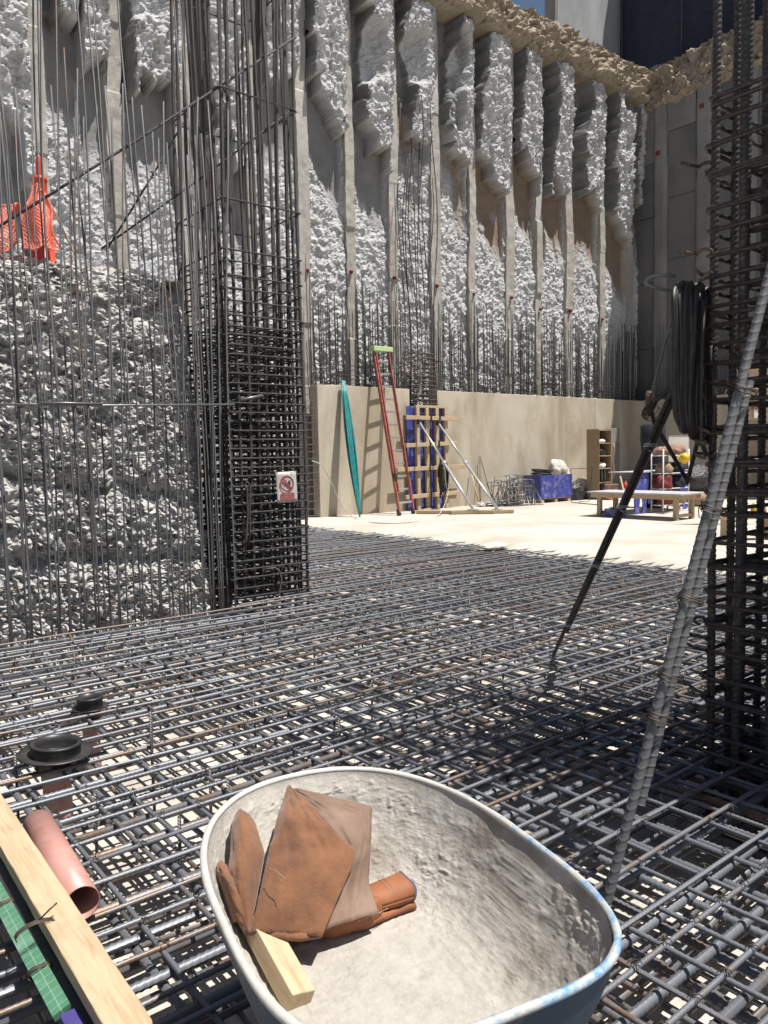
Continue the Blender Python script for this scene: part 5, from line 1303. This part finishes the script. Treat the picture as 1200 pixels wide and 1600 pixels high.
c = onz(112, 1592, 0.06); m2 = MB(); m2.box(c + gd_n * 0.02, (0.05, 0.022, 0.005), (gd_n, gside, ZX)); tag(m2.build('purple_offcut', simple('violet_film', (0.07, 0.06, 0.24), None, 8, 0.45), None, bevel=0.002), 'small violet plywood offcut below the green strip', 'offcut')
# terracotta pipe length
a = onz(66, 1300, 0.062); b = onz(128, 1412, 0.062); d = (b - a).normalized(); rr = 0.058
a = a - d * 0.08
pp_ = thing('pipe_length', 'loose terracotta coloured pipe lying beside the pine board', 'pipe', (a + b) / 2 - ZX * 0.06)
m2 = MB(); Lp = (b - a).length
m2.lathe(a, [(rr - 0.004, 0), (rr, 0), (rr, Lp), (rr - 0.004, Lp), (rr - 0.004, 0)], 40, d); m2.build('pipe_wall', 'pvc', pp_, True)
# floor drains with black flanges
def drain(label, c, rf, rh, hh_, rp_, tilt=(0, 0)):
    t = thing('drain_flange', label, 'drain', up_at(c, -0.36))
    ax = Vector((tilt[0], tilt[1], 1)).normalized()
    m2 = MB(); m2.lathe(c, [(rp_ + 0.002, -0.02), (rp_ + 0.02, -0.006), (rf * 0.75, -0.004), (rf, 0.008), (rf, 0.014), (rf * 0.75, 0.004), (rh, 0.003)], 44, ax); m2.build('flange', 'black_plastic', t, True)
    m2 = MB(); m2.lathe(c, [(rh, 0.002), (rh * 1.0, hh_ * 0.8), (rh * 1.03, hh_ * 0.82), (rh * 1.03, hh_), (rh * 0.88, hh_), (rh * 0.86, hh_ * 0.5), (rh * 0.84, -0.06), (0.0, -0.06)], 44, ax); m2.build('collar', 'black_plastic', t, True)
    m2 = MB(); m2.lathe(c, [(rh * 0.62, -0.01), (rh * 0.58, -0.012), (rh * 0.56, -0.055), (0.0, -0.056)], 36, ax); m2.build('inner_sleeve', 'pvc_grey', t, True)
    m2 = MB(); m2.lathe(c, [(rp_ * 1.08, -0.12), (rp_ * 1.08, -0.021), (rp_ * 0.9, -0.018)], 30); m2.build('pipe_collar', 'pvc_grey', t, True)
    m2 = MB(); m2.lathe(up_at(c, 0), [(rp_, -0.37), (rp_, c.z - 0.121)], 30); m2.build('riser_pipe', 'pvc', t, True)
    m2 = MB(); m2.lathe(c, [(rp_ * 1.15, -0.06), (rp_ * 1.2, -0.03), (rp_ * 1.12, -0.022)], 30); m2.build('gasket', 'black_plastic', t, True)
drain('large black drain flange on its pipe at the left', onz(87, 1178, 0.038), 0.178, 0.118, 0.062, 0.068, (0.06, -0.03))
drain('small black drain flange on the mat further back', onz(141, 1107, 0.008), 0.105, 0.074, 0.075, 0.05)
m2 = MB(); w = onz(237, 1165, 0.0); t_ = atd(235, 1112, w.dot(YX)); m2.tube([up_at(w, -0.36), w, t_], 0.009, 8); tag(m2.build('upright_stub', 'steel_rib', None, True), 'single upright bar stub rising from the mat behind the barrow', 'bar')

# ================================================================== WHEELBARROW
AX = C3(0.431, -0.902).normalized(); BX = Vector((-AX.y, AX.x, 0))
BC = C3(-0.03, 1.74) + AX * 0.03 - BX * 0.008; RZ = 0.55; DEP = 0.255
wbw = thing('wheelbarrow', 'blue wheelbarrow with mortar crusted tray in the foreground', 'wheelbarrow', BC)
def outl(th, far, near, B, nf, nn, shift=0.0):
    c, s = np.cos(th), np.sin(th)
    A_ = np.where(c < 0, far, near); n = np.where(c < 0, nf, nn)
    return A_ * np.sign(c) * np.abs(c) ** (2 / n), B * np.sign(s) * np.abs(s) ** (2 / n) + shift
NT = 220; th = np.linspace(0, 2 * np.pi, NT)
ra, rb = outl(th, 0.58, 0.525, 0.378, 2.3, 3.6, 0.0)
fa, fb = outl(th, 0.20, 0.41, 0.215, 2.4, 3.2, -0.035)
def tray(off, noise, nlev=46, nfl=30):
    rows = []
    for t in np.linspace(0, 1, nlev):
        k = t ** 1.45; z = -DEP * np.sin(t * np.pi / 2) ** 1.15
        rows.append((ra * (1 - k) + fa * k, rb * (1 - k) + fb * k, z + 0 * ra, t + 0 * ra))
    for t in np.linspace(0, 1, nfl)[1:]:
        rows.append((fa * (1 - t) + 0.1 * t, fb * (1 - t), -DEP - 0.004 * t + 0 * fa, 1 + 0 * fa))
    Aa, Bb, Zz, Tt = [np.stack(x) for x in zip(*rows)]
    r_in = 1 - off * np.clip(1.3 - Tt * 0.2, 0, 2) / 0.4
    Aa = Aa * r_in; Bb = Bb * r_in; Zz = Zz + off * np.clip(Tt * 1.2, 0, 1)
    if noise:
        m = sstep(0.02, 0.2, Tt); wall = np.where(Tt < 0.999, 1.0, 0.0)
        fl = np.clip((np.arange(len(rows)) - nlev) / 12, 0, 1)[:, None]
        lump = np.clip(fbm(Aa * 22, Bb * 22, Zz * 22, 4, 201, True) + 0.25 * fbm(Aa * 5, Bb * 5, Zz * 5, 2, 203), -0.2, 1)
        crum = np.clip(fbm(Aa * 75, Bb * 75, Zz * 75, 2, 207), 0.0, 1)
        thick = 0.006 * m * (1 - 0.6 * fl) * (lump + 1) + 0.020 * m * crum * (1 - 0.85 * fl) * sstep(-0.25, 0.35, fbm(Aa * 6, Bb * 6, Zz * 6, 3, 211))
        thick = 0.9 * thick * np.where(Bb < -0.2, 0.45, 1)
        nrm = np.hypot(Aa, Bb) + 1e-6; hfac = np.where(Tt < 0.999, 0.65, 0.0)
        Aa = Aa - Aa / nrm * thick * hfac; Bb = Bb - Bb / nrm * thick * hfac; Zz = Zz + thick * (1 - hfac * 0.5)
        Zz = Zz + 0.006 * fl * fbm(Aa * 7, Bb * 7, 0 * Aa, 4, 215)
    X = BC.x + Aa * AX.x + Bb * BX.x; Y = BC.y + Aa * AX.y + Bb * BX.y
    return np.stack([X, Y, RZ + Zz], -1), Tt, (Aa, Bb)
P0, _, _ = tray(0.0, False); m2 = MB(); m2.grid(P0); m2.build('tray', 'barrow_shell', wbw, True, solid=0.003)
P1, Tt, (Aa, Bb) = tray(0.006, True, 130, 60); m2 = MB(); m2.grid(P1); cr = m2.build('mortar_crust', 'crust', wbw, False)
dirt = 0.75 * sstep(0.05, 0.5, fbm(Aa * 5, Bb * 5, P1[..., 2] * 9, 4, 221)) * sstep(1.0, 0.8, Tt) * sstep(0.0, 0.15, Bb + 0.1)
at = cr.data.attributes.new('soil', 'FLOAT', 'POINT'); at.data.foreach_set('value', np.asarray(dirt, np.float32).ravel())
rim = [Vector((BC.x + x * AX.x + y * BX.x, BC.y + x * AX.y + y * BX.y, RZ + 0.002)) for x, y in zip(ra[:-1], rb[:-1])]
m2 = MB(); m2.tube(rim, [0.0088 + 0.0016 * float(vn(np.array(i * 0.21), np.array(0.5), np.array(0.5), 9)) for i in range(len(rim))], 10, closed=True)
rmo = m2.build('rim', 'barrow', wbw, True)
rv = np.array(rmo.data.vertices and [v.co[:] for v in rmo.data.vertices]); la = rv @ np.array(AX); lb2 = rv @ np.array(BX)
wr = 0.20 - 0.24 * sstep(-0.1, 0.45, la * 0.8 + lb2 * 0.9)
at = rmo.data.attributes.new('wear', 'FLOAT', 'POINT'); at.data.foreach_set('value', wr.astype(np.float32))
def L2(a, b, z): return BC + AX * a + BX * b + ZX * z
for s_ in (-1, 1):
    m2 = MB(); m2.tube([L2(-0.62, 0.05 * s_, 0.17), L2(-0.30, 0.14 * s_, 0.235), L2(0.25, 0.21 * s_, 0.25), L2(0.55, 0.26 * s_, 0.36), L2(0.80, 0.29 * s_, 0.50), L2(1.05, 0.30 * s_, 0.56)], 0.016, 10); m2.build('handle_tube', 'barrow', wbw, True)
    m2 = MB(); m2.tube([L2(0.93, 0.296 * s_, 0.532), L2(1.08, 0.301 * s_, 0.565)], 0.02, 10); m2.build('grip', 'black_rubber', wbw, True)
    m2 = MB(); m2.tube([L2(0.10, 0.19 * s_, 0.245), L2(0.22, 0.23 * s_, 0.02), L2(0.34, 0.23 * s_, 0.02), L2(0.42, 0.24 * s_, 0.29)], 0.013, 8); m2.build('leg', 'barrow', wbw, True)
wc = L2(-0.63, 0, 0.18)
m2 = MB(); m2.lathe(wc, [(0.09, -0.035), (0.15, -0.045), (0.178, -0.02), (0.178, 0.02), (0.15, 0.045), (0.09, 0.035)], 32, BX); whl = m2.build('wheel', 'black_rubber', wbw, True)
m2 = MB(); m2.lathe(wc, [(0.0, -0.05), (0.025, -0.05), (0.03, -0.01), (0.088, -0.03), (0.088, 0.03), (0.03, 0.01), (0.025, 0.05), (0.0, 0.05)], 24, BX); m2.build('wheel_rim', 'barrow', whl, True)

# ------------------------------------------------------------------ wooden block in the tray
a = onz(352, 1352, 0.43); b = onz(470, 1566, 0.315); d = b - a; dn = d.normalized()
sx_ = dn.cross(ZX).normalized(); up_ = sx_.cross(dn)
m2 = MB(); m2.box((0, 0, 0), (d.length / 2, 0.030, 0.026), (UX, VX, ZX)); me_ = m2.mesh('wood_block', (0, 0, 0)); me_.materials.append(M['wood'])
o = bpy.data.objects.new('wood_block', me_); COL.objects.link(o); o.matrix_world = Matrix.Translation((a + b) / 2) @ Matrix((dn, sx_, up_)).transposed().to_4x4() @ Matrix.Rotation(0.25, 4, 'X')
md = o.modifiers.new('bevel', 'BEVEL'); md.width = 0.003; md.segments = 2
tag(o, 'pale wooden block lying in the wheelbarrow under the leather glove', 'wood block')

# ------------------------------------------------------------------ leather gauntlet
lg = thing('leather_glove', 'brown suede welding glove thrown into the wheelbarrow', 'glove', onz(470, 1450, 0.34))
def interp(poly, n):
    P = [Vector(p) for p in poly]; seg = [(P[i + 1] - P[i]).length for i in range(len(P) - 1)]; tot = sum(seg); out_ = []
    for k in range(n):
        t = tot * k / (n - 1); i = 0
        while i < len(seg) - 1 and t > seg[i]: t -= seg[i]; i += 1
        out_.append(P[i].lerp(P[i + 1], min(1, t / seg[i])))
    return out_
def flap(name, left, right, mat, amp, bulge, seed, n=40, m=34):
    Lp_ = interp([onz(*p) for p in left], n); Rp_ = interp([onz(*p) for p in right], n)
    P = np.array([[list(Lp_[i].lerp(Rp_[i], j / (m - 1))) for j in range(m)] for i in range(n)])
    I, J = np.meshgrid(np.linspace(0, 1, n), np.linspace(0, 1, m), indexing='ij')
    h = bulge * np.sin(np.pi * J) * np.sin(np.pi * (0.15 + 0.8 * I)) + amp * fbm(I * 3.5 + seed, J * 3.0, 0 * I, 3, seed) + amp * 0.45 * fbm(I * 9, J * 8, 0 * I + seed, 3, seed + 3, True)
    P[..., 2] += h * 0.8; P[..., 0] -= h * 0.5 * YX.x; P[..., 1] -= h * 0.5 * YX.y
    m_ = MB(); m_.grid(P); ob = m_.build(name, mat, lg, True, solid=0.0035)
    return ob
# front suede flap
flap('suede_flap', [(449, 1233, .575), (433, 1283, .545), (416, 1350, .49), (398, 1428, .42), (384, 1459, .385)],
     [(455, 1232, .575), (500, 1278, .55), (557, 1330, .50), (553, 1348, .485), (528, 1408, .425), (503, 1465, .375)], 'leather_suede', 0.014, 0.026, 301)
# rolled lower edge of the flap
m2 = MB(); m2.tube([onz(x, y, z) for x, y, z in ((385, 1457, .378), (420, 1460, .38), (470, 1464, .378), (503, 1462, .372))], [0.006, 0.010, 0.010, 0.005], 10); m2.build('flap_fold', 'leather_suede', lg, True)
# smooth back flap
flap('grain_flap', [(453, 1234, .568), (505, 1282, .535), (545, 1330, .49), (522, 1408, .41), (503, 1455, .365)],
     [(470, 1236, .565), (525, 1248, .55), (581, 1263, .525), (578, 1330, .47), (575, 1378, .41), (592, 1428, .36)], 'leather_smooth', 0.010, 0.010, 311)
# finger / thumb lobe at the left
def lobe(name, pts, rad, mat, flat=0.6, n=18):
    P = [onz(*p) for p in pts]; sm = []; rs = []
    for i in range(len(P) - 1):
        for k in range(5):
            t = k / 5; p_1 = P[max(i - 1, 0)]; p_2 = P[i]; p_3 = P[i + 1]; p_4 = P[min(i + 2, len(P) - 1)]
            sm.append(0.5 * ((2 * p_2) + (p_3 - p_1) * t + (2 * p_1 - 5 * p_2 + 4 * p_3 - p_4) * t * t + (3 * p_2 - p_1 - 3 * p_3 + p_4) * t ** 3)); rs.append(rad[i] * (1 - t) + rad[i + 1] * t)
    sm.append(P[-1]); rs.append(rad[-1])
    m_ = MB(); m_.tube(sm, rs, n, flat=flat)
    a = np.array(m_.v); a += 0.008 * np.stack([fbm(a[:, 0] * 28, a[:, 1] * 28, a[:, 2] * 28, 3, 321 + k) for k in range(3)], -1); m_.v = [tuple(x) for x in a]
    return m_.build(name, mat, lg, True)
flap('thumb', [(377, 1272, .545), (368, 1275, .545), (361, 1289, .543), (360, 1330, .51), (357, 1365, .485), (361, 1400, .45), (371, 1440, .40), (384, 1459, .385)],
     [(378, 1272, .545), (390, 1275, .545), (399, 1287, .543), (407, 1314, .52), (413, 1332, .505), (406, 1375, .465), (394, 1440, .405), (390, 1460, .385)], 'leather_suede', 0.010, 0.042, 331)
flap('finger', [(346, 1352, .487), (337, 1356, .485), (337, 1370, .472), (350, 1402, .44), (364, 1440, .40)],
     [(347, 1352, .487), (357, 1356, .485), (368, 1380, .472), (380, 1410, .44), (390, 1452, .395)], 'leather_suede', 0.010, 0.040, 341)
lobe('palm', [(400, 1400, .40), (450, 1425, .37), (510, 1440, .345), (560, 1432, .345), (592, 1418, .345)], [0.03, 0.05, 0.045, 0.036, 0.03], 'leather_cuff', 0.55)
# cuff: open tube to the right with lining and seams
def cuff():
    ca = onz(560, 1412, 0.352); cb_ = onz(634, 1386, 0.352); d = (cb_ - ca).normalized()
    e1 = (ZX - d * d.z).normalized(); e2 = d.cross(e1)
    rows = []; n = 28
    for i in range(14):
        t = i / 13; c = ca.lerp(cb_, t); h = 0.026 + 0.008 * t; w = 0.040 + 0.008 * t; row = []
        for k in range(n + 1):
            a = 2 * math.pi * k / n
            pinch = 1 - 0.25 * math.exp(-((a - 4.2) / 0.5) ** 2)
            row.append(list(c + e1 * (h * math.sin(a) * pinch) + e2 * (w * math.cos(a)) + d * (0.004 * math.sin(3 * a) * t)))
        rows.append(row)
    m_ = MB(); m_.grid(np.array(rows)); m_.build('cuff', 'leather_cuff', lg, True, solid=0.003)
    m_ = MB(); m_.tube([Vector(p) for p in rows[-1][:-1]], 0.0032, 6, closed=True); m_.build('lining_edge', 'lining', lg, True)
    for f in (4, 5):
        m_ = MB(); m_.tube([Vector(p) + e1 * 0.002 for p in rows[f + 3][2:14]], 0.0009, 4); m_.build('stitching', 'stitch', lg, True)
cuff()
# seams: a stitched dart on the suede flap and stitching along its right edge
def seam(pts, r=0.0012):
    P_ = interp([onz(*p) for p in pts], 26); m_ = MB()
    for i_ in range(0, 25, 2): m_.tube([P_[i_], (P_[i_] + P_[i_ + 1]) / 2 + ZX * 0.0015, P_[i_ + 1]], r, 4)
    m_.build('stitching', 'stitch', lg, True)
seam([(421, 1357, .512), (432, 1362, .512), (446, 1374, .508)])
seam([(560, 1440, .352), (590, 1428, .356), (606, 1420, .352)])
lobe('cuff_fold', [(540, 1452, .325), (580, 1440, .322), (615, 1424, .322), (648, 1412, .325)], [0.012, 0.014, 0.012, 0.010], 'leather_cuff', 0.8, 12)
